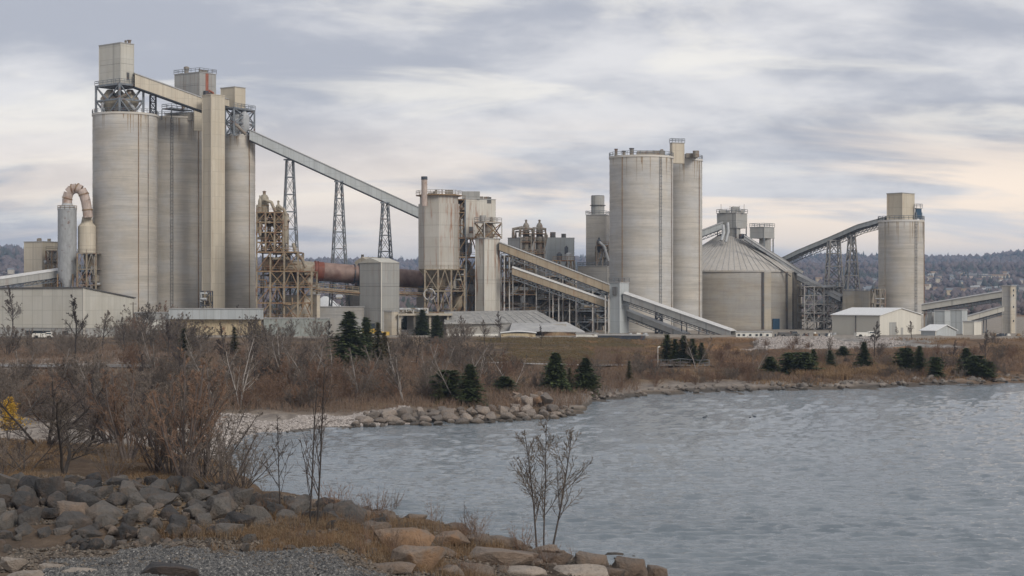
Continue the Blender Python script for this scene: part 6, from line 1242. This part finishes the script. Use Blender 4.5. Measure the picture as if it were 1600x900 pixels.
# yellow leaved tree at the left edge
tr, cr = bare(44, 3.2, 3, .3, .05, 8, 4, 2, .012, .04, .1, .08, .35, .4, .4, .6, .25); lf = MB(); rs = random.Random(4)
for i in range(2600):
    v = Vector((rs.gauss(0, .42), rs.gauss(0, .42), 0)); z = rs.uniform(1.0, 3.3); v *= (3.6-z)/1.9*(1+.3*math.sin(z*5)); s_ = rs.uniform(.03, .075); b = len(lf.v); d1 = Vector((rs.gauss(0,1), rs.gauss(0,1), rs.gauss(0,1))).normalized()*s_; d2 = Vector((rs.gauss(0,1), rs.gauss(0,1), rs.gauss(0,1))).normalized()*s_; c_ = Vector((v.x, v.y, z)); lf.v += [tuple(c_-d1), tuple(c_+d2), tuple(c_+d1), tuple(c_-d2)]; lf.f.append((b, b+1, b+2, b+3))
y = 108; e = T('yellow_tree', 'small tree holding bright yellow leaves at the left edge', 'tree', (X(15, y), y, tz(X(15, y), y)), 0); sc_ = 70*y/F/3.3; e.e.scale = (sc_*1.05,)*3
for nm, mb, mt in (('trunk', tr, 'bark_dark'), ('twigs', cr, 'twig_dark'), ('leaves', lf, 'yellow_leaf')): o = bpy.data.objects.new(nm, mb.mesh(nm, mt)); link(o, e.e)
# pale birches and bare trees of the middle distance, one by one
mid = [('birch', 375, 636, 125, 'pale barked birch right of the leftmost thicket, below third silo'), ('birch2', 338, 628, 100, 'pale leaning birch left of the birch below third silo'), ('birch', 632, 631, 105, 'white stemmed birch standing behind the left end of spit'), ('birch2', 711, 627, 108, 'white forked birch behind the middle of the spit, beside dark juniper'), ('birch', 445, 600, 95, 'pale thin birch in the thicket left of the biggest spruce'), ('birch2', 468, 592, 88, 'pale thin birch nearest the biggest spruce on its left'), ('birch', 1290/1.0, 562, 50, 'small grey bare tree beside the rubble embankment'), ('birch2', 1088, 578, 60, 'pale wide bare tree right of the evergreen row'),
 ('roundtree', 60, 520, 72, 'round crowned bare tree in front of the left warehouse'), ('roundtree2', 20, 530, 85, 'tall brownish bare tree at left edge before the warehouse'), ('roundtree2', 117, 560, 100, 'slender dark bare tree before the warehouse corner'), ('roundtree', 160, 545, 70, 'dense small bare tree before the warehouse gable'), ('roundtree', 195, 552, 66, 'dense small bare tree right of warehouse gable'), ('roundtree', 726, 535, 48, 'round bare tree left before the fabric shed'), ('roundtree', 757, 538, 45, 'dark bare tree standing before the fabric shed'), ('roundtree2', 782, 535, 50, 'round bare tree beside the tan shed'), ('roundtree2', 845, 540, 34, 'thin bare tree between tan shed and grey roof'), ('roundtree2', 1366, 560, 58, 'reddish narrow bare tree before the warehouse corner at right'), ('roundtree', 1424, 530, 34, 'round bare tree before the right warehouse gable'), ('roundtree2', 1402, 528, 20, 'tiny bare tree left of the round one before right warehouse'), ('roundtree2', 1541, 575, 60, 'dark bare tree on the orange slope near right edge'), ('birch2', 800, 612, 70, 'grey leaning bare tree left of the dark spruce pair'), ('roundtree2', 510, 560, 62, 'grey bare tree just left of the biggest spruce'), ('roundtree', 420, 560, 60, 'dense bare tree before the green container'), ('roundtree2', 372, 520, 45, 'small dark bare tree before the pale blue block'), ('birch2', 1510, 585, 30, 'small white stemmed tree near the right shore'), ('roundtree', 650, 575, 60, 'bare tree on slope below loading platform'), ('birch2', 690, 590, 65, 'grey bare tree on the slope right of the platform'), ('roundtree2', 262, 560, 60, 'small bare tree left of the twin thicket below second silo'), ('birch2', 560, 620, 95, 'dim grey bare tree right below the biggest spruce'), ('birch2', 1180, 585, 40, 'small pale bare tree on the orange slope'), ('roundtree2', 1490, 575, 45, 'grey bare tree between the junipers at right')]
tall = random.Random(91)
for i, (px, py, h) in enumerate(((246, 596, 84), (283, 606, 92), (312, 590, 78), (352, 600, 96), (400, 612, 92), (424, 598, 84), (486, 606, 88), (518, 600, 74), (226, 640, 92), (150, 628, 84), (95, 610, 78), (30, 600, 70), (590, 606, 80), (668, 600, 74), (750, 604, 66))):
    mid.append((tall.choice(['birch', 'birch2', 'roundtree2']), px, py, h, 'tall thin bare tree rising out of the thicket, number %d' % i)); mid[-1] = mid[-1][:4] + (('slender bare tree rising from thicket below %s' % ('the low annex', 'the second silo', 'the lift shaft', 'third silo, left one', 'the brown preheater, left one', 'brown preheater, middle one', 'brown preheater, right one', 'the long retaining wall', 'second silo, nearest the beach', 'the left warehouse gable', 'left warehouse corner', 'left warehouse at the left edge', 'the kiln building', 'the loading platform', 'the fabric shed, left side')[i]),)
for k_, px, py, h, lb in mid: tree(k_, px, py, h, lb, wide=1.1)
con = [('spruce', 545, 574, 82, 'biggest dark spruce below the kiln building', 1.15), ('spruce', 572, 566, 66, 'dark spruce touching the biggest one on its right', .9), ('thin_spruce', 590, 570, 62, 'olive juniper right of the two biggest spruces', 1.0), ('brown_fir', 601, 560, 40, 'short brownish evergreen in the slope brush', 1.0), ('thin_spruce', 614, 515, 32, 'small evergreen at the yard edge, left of three', 1.1), ('spruce', 635, 515, 30, 'small evergreen at the yard edge, middle of three', 1.2), ('spruce', 660, 524, 38, 'dark evergreen below the loading platform, left of its pair', 1.1), ('spruce', 682, 536, 42, 'dark evergreen below the loading platform, right of its pair', 1.05), ('spruce2', 868, 612, 58, 'broad dark spruce at the shore, left of its pair', 1.05), ('spruce2', 915, 612, 50, 'sparser dark spruce at the shore, right of its pair', 1.05), ('thin_spruce', 890, 610, 32, 'low evergreen filling the gap of the shore spruce pair', 1.3), ('thin_spruce', 983, 598, 32, 'small greyish evergreen above the shore before the path', 1.0), ('brown_fir', 88, 520, 32, 'browned small fir in front of the left warehouse', 1.1), ('thin_spruce', 205*1.4, 565, 48, 'olive evergreen in the thicket below second silo', 1.2), ('thin_spruce', 366, 556, 42, 'dim evergreen half hidden by birches below third silo', 1.1), ('spruce', 735, 632, 62, 'dark juniper behind the white forked birch', 1.2), ('juniper2', 700, 625, 50, 'dark juniper left behind the white forked birch', 1.1), ('thin_spruce', 687, 631, 32, 'small yellow green evergreen at the spit boulders', 1.0), ('juniper2', 788, 613, 28, 'low dark evergreen hump behind the spit', 1.3),
 ('juniper', 1042, 570, 44, 'first evergreen from left of the row above the path', 1.0), ('juniper', 1055, 571, 38, 'second evergreen from left of the row above the path', 1.0), ('juniper', 1068, 571, 44, 'third evergreen from left of the row above the path', 1.0), ('juniper', 1082, 572, 40, 'fourth evergreen from left of the row above path', 1.0), ('juniper', 1096, 571, 34, 'fifth and lowest evergreen of the row above the path', 1.0),
 ('juniper2', 1204, 585, 28, 'small round juniper left of the dark juniper clump', 1.0), ('juniper2', 1236, 584, 34, 'left juniper of the dark clump above right shore', 1.2), ('juniper2', 1255, 587, 38, 'largest juniper of the dark clump above right shore', 1.2), ('juniper', 1271, 582, 32, 'narrow juniper at the right of the dark clump', 1.0), ('juniper', 1297, 582, 30, 'lone juniper left of the reeds', 1.1), ('juniper2', 1317, 560, 20, 'small juniper at the foot of the rubble slope', 1.1), ('spruce', 1350, 576, 36, 'dark spruce behind the reeds', 1.1), ('juniper2', 1415, 580, 36, 'left juniper of the pair right of the reeds', 1.0), ('juniper', 1437, 583, 38, 'right juniper of the pair right of the reeds', 1.0), ('juniper2', 1462, 590, 34, 'dark juniper in the grey brush at right', .8), ('spruce', 1510, 584, 36, 'upper juniper of the sloping clump near the right edge', 1.4), ('juniper2', 1525, 590, 32, 'middle juniper of the sloping clump near the right edge', 1.2), ('juniper2', 1542, 592, 26, 'lowest juniper of the sloping clump near right edge', 1.1)]
for k_, px, py, h, lb, wd in con: tree(k_, px, py, h*(1.18 if px > 1120 else 1.08), lb, 'tree', 'evergreen_tree', wd*(1.2 if px > 1120 else 1.25))
# thickets: bare shrubs covering the banks; each a thing
zones = [(-30, 310, 525, 560, 20, (34, 60), 'on the slope between left warehouse and road', ('thicket', 'thicket3')), (200, 500, 520, 600, 44, (32, 58), 'in the dense thicket below second and third silo', ('thicket', 'thicket3', 'thicket', 'thicket2')), (340, 560, 590, 640, 36, (32, 54), 'in the brown brush behind the cove beach', ('thicket2', 'thicket2', 'thicket3')), (540, 790, 565, 628, 48, (30, 54), 'in the brush between biggest spruce and the spit', ('thicket', 'thicket3', 'thicket2')), (590, 740, 530, 565, 26, (22, 38), 'on the slope below the loading platform', ('thicket', 'thicket3')), (760, 1040, 575, 612, 38, (18, 34), 'around the shore spruce pair', ('thicket', 'thicket2', 'thicket3')), (990, 1290, 560, 602, 48, (12, 28), 'on the orange slope above far shore', ('thicket2', 'thicket')), (1270, 1620, 558, 594, 56, (14, 32), 'between junipers on the right bank', ('thicket', 'thicket2', 'thicket3')), (-20, 330, 590, 660, 40, (35, 66), 'on the flat between road and beach at left', ('thicket', 'thicket3', 'thicket2')), (1110, 1420, 540, 562, 24, (9, 20), 'high on the slope below the dome silo', ('thicket', 'thicket2')), (1500, 1620, 535, 560, 12, (12, 22), 'high on the slope near the right edge', ('thicket', 'thicket2'))]
for x0, x1, y0, y1, n_, (h0, h1), lb, ks in zones:
    for i in range(n_):
        px, py = vr.uniform(x0, x1), vr.uniform(y0, y1); k_ = vr.choice(ks)
        hh_ = vr.uniform(h0, h1)
        for c_ in con:                                # keep the evergreens in view, as in the place itself
            if abs(px-c_[1]) < c_[3]*.45*c_[5]+hh_*.3 and py > c_[2]-2: hh_ = min(hh_, (py-c_[2])+c_[3]*.28)
        if hh_ < 9: continue
        f3 = (px-x0)/(x1-x0); pos = ('%s %s' % ('front' if py > (y0+y1)/2 else 'rear', ('left', 'centre left', 'centre', 'centre right', 'right')[min(4, int(f3*5))]))
        tree(k_, px, py, hh_, '%s %s shrub, %s, %s' % ('tall' if hh_ > (h0+h1)/2 else 'low', 'brown' if k_ == 'thicket2' else 'grey' if k_ == 'thicket' else 'dark grey', pos, lb), 'shrub', 'bare_shrub', vr.uniform(.9, 1.4), 'shrubs ' + lb)
# grass, reeds and brush understorey: uncountable
def blades(name, label, cat, N_, reg, hgt, wid, per, mat, lean=.35):
    rs = random.Random(len(name)); V, Fs = [], []; b = 0
    for i in range(N_):
        x, y = reg(rs); z = tz(x, y)
        for j in range(per):
            az = rs.uniform(0, 6.28); h = hgt*rs.uniform(.5, 1.25); le = rs.gauss(0, lean)*h; x0, y0 = x+rs.gauss(0, .12*hgt+.05), y+rs.gauss(0, .12*hgt+.05); w = wid*rs.uniform(.6, 1.3); c_, s_ = math.cos(az), math.sin(az); l2 = az+rs.uniform(-1, 1)
            m1 = (x0+math.cos(l2)*le*.4, y0+math.sin(l2)*le*.4, z+h*.6); V += [(x0-c_*w, y0-s_*w, z-.03), (x0+c_*w, y0+s_*w, z-.03), (m1[0]+c_*w*.7, m1[1]+s_*w*.7, m1[2]), (m1[0]-c_*w*.7, m1[1]-s_*w*.7, m1[2]), (x0+math.cos(l2)*le, y0+math.sin(l2)*le, z+h)]
            Fs += [(b, b+1, b+2, b+3), (b+3, b+2, b+4)]; b += 5
    me = bpy.data.meshes.new(name); me.from_pydata(V, [], Fs); me.materials.append(M[mat]); o = bpy.data.objects.new(name, me); link(o); tag(o, label, cat, kind='stuff')
def blade_mat(name, c1, c2, c3):
    m, a = newmat(name, .85, spec=.1); n_ = a.noise(a.pos, .55, 4, .6); n2 = a.noise(a.pos, 11, 2, .6); c = a.mix(a.rng(n_, .35, .65), c1, c2); c = a.mix(a.rng(n2, .48, .6), c, c3); c = a.mix(a.rng(n2, .42, .34), c, a.mix(1.0, c, (.4, .4, .4), 'MULTIPLY')); a.L.new(c, a.b.inputs['Base Color']); M[name] = m
blade_mat('dry_grass', (.175, .10, .05), (.105, .075, .05), (.25, .19, .125)); blade_mat('reed', (.22, .135, .07), (.14, .085, .05), (.32, .24, .155)); blade_mat('brush', (.125, .092, .072), (.175, .105, .065), (.22, .175, .14)); blade_mat('turf', (.115, .10, .05), (.175, .12, .06), (.13, .095, .06))
def rg(x0, x1, y0, y1, f=None):
    def g(rs):
        while 1:
            px = rs.uniform(x0, x1); y = rs.uniform(y0, y1)
            x = X(px, y)
            if (f is None or f(px, y)) and smoothz(x, y) > .35: return x, y
    return g
cl = lambda px, y: float(vnoise(X(px, y), y, 3.0, 33)) > .42
blades('dry_grass', 'rusty dry grass and weeds on the knoll and among near bank stones', 'grass', 5200, rg(-60, 430, 82.5, 112, cl), .28, .010, 7, 'dry_grass')
blades('dry_weeds', 'orange brown weeds in front of the ochre slab and saplings', 'weeds', 3400, rg(150, 830, 69.5, 83, lambda px, y: cl(px, y) and (px > 420 or y < 76)), .42, .008, 7, 'dry_grass')
blades('shore_reeds', 'pale straw reeds along the foot of the right bank', 'reeds', 2600, rg(1235, 1400, 268, 300, lambda px, y: float(vnoise(X(px, y), y, 4, 47)) > .52), 1.3, .03, 6, 'reed', .3)
blades('straw_grass', 'orange straw grass on the far slopes', 'grass', 12000, rg(930, 1660, 262, 402, lambda px, y: float(vnoise(X(px, y), y, 7, 34)) > .5 and px + 150*(float(vnoise(X(px, y), y, 9, 71))-.5) > 985 and not (1185 < px < 1390 and y > 372)), .5, .035, 4, 'reed', .4)
blades('brush_undergrowth', 'tangled leafless undergrowth between the shrubs of the banks', 'undergrowth', 30000, rg(-60, 1000, 198, 360, lambda px, y: (px < 760 or y < 285) and not (px < 330 and 258 < y < 278)), .9, .022, 4, 'brush', .6)
blades('bank_undergrowth', 'tangled leafless undergrowth along the right bank', 'undergrowth', 15000, rg(930, 1640, 266, 372, lambda px, y: float(vnoise(X(px, y), y, 8, 44)) > .35), .7, .03, 5, 'brush', .6)
blades('slope_turf', 'dull green turf on the slope below the fabric shed', 'turf', 12000, rg(700, 1060, 300, 402, lambda px, y: 755 < px + 150*(float(vnoise(X(px, y), y, 9, 71))-.5) < 1015), .2, .04, 4, 'turf', .4)
# ducks
for i, (px, py, lb, fl) in enumerate(((1101, 651, 'dark duck swimming alone, leftmost of three on the open water', 0), (1172, 651, 'low dark duck with head down, left of the pair on the water', 1), (1179, 650, 'dark duck with raised head, right of the pair on the water', 0))):
    y = H*F/(py+2-HY); th = T('duck', lb, 'duck', (X(px, y), y, 0.0), .3+i, 'ducks on the bay'); bm = MB(); lv = []
    prof_ = [(-.32, .02, .10), (-.24, .08, .10), (-.08, .13, .08), (.08, .13, .08), (.2, .08, .10), (.26, .045, .17)] + ([(.30, .04, .12), (.36, .045, .1), (.44, .012, .07)] if fl else [(.27, .04, .27), (.30, .055, .33), (.36, .035, .33), (.45, .012, .31)])
    bm.tube([Vector((a_, 0, c_)) for a_, b_, c_ in prof_], [b_ for a_, b_, c_ in prof_], 10, True); bm.v = [(x*.85, yy*.85, z*.85) for x, yy, z in bm.v]; th.put(bm, 'body', 'steel_dark', True, world=False)
# ================================================================== air
mb = MB(); mb.box(-13500, -60, -4, 13500, 12600, 215); hm = bpy.data.materials.new('air'); hm.use_nodes = True; nt = hm.node_tree; nt.nodes.clear()
v = nt.nodes.new('ShaderNodeVolumePrincipled'); v.inputs['Density'].default_value = HAZE = 0.0001; v.inputs['Color'].default_value = (0.55, 0.72, 1.0, 1); v.inputs['Anisotropy'].default_value = 0.2; o_ = nt.nodes.new('ShaderNodeOutputMaterial'); nt.links.new(v.outputs[0], o_.inputs['Volume'])
o = bpy.data.objects.new('haze', mb.mesh('haze', hm)); link(o); tag(o, kind='stuff'); o.display_type = 'BOUNDS'
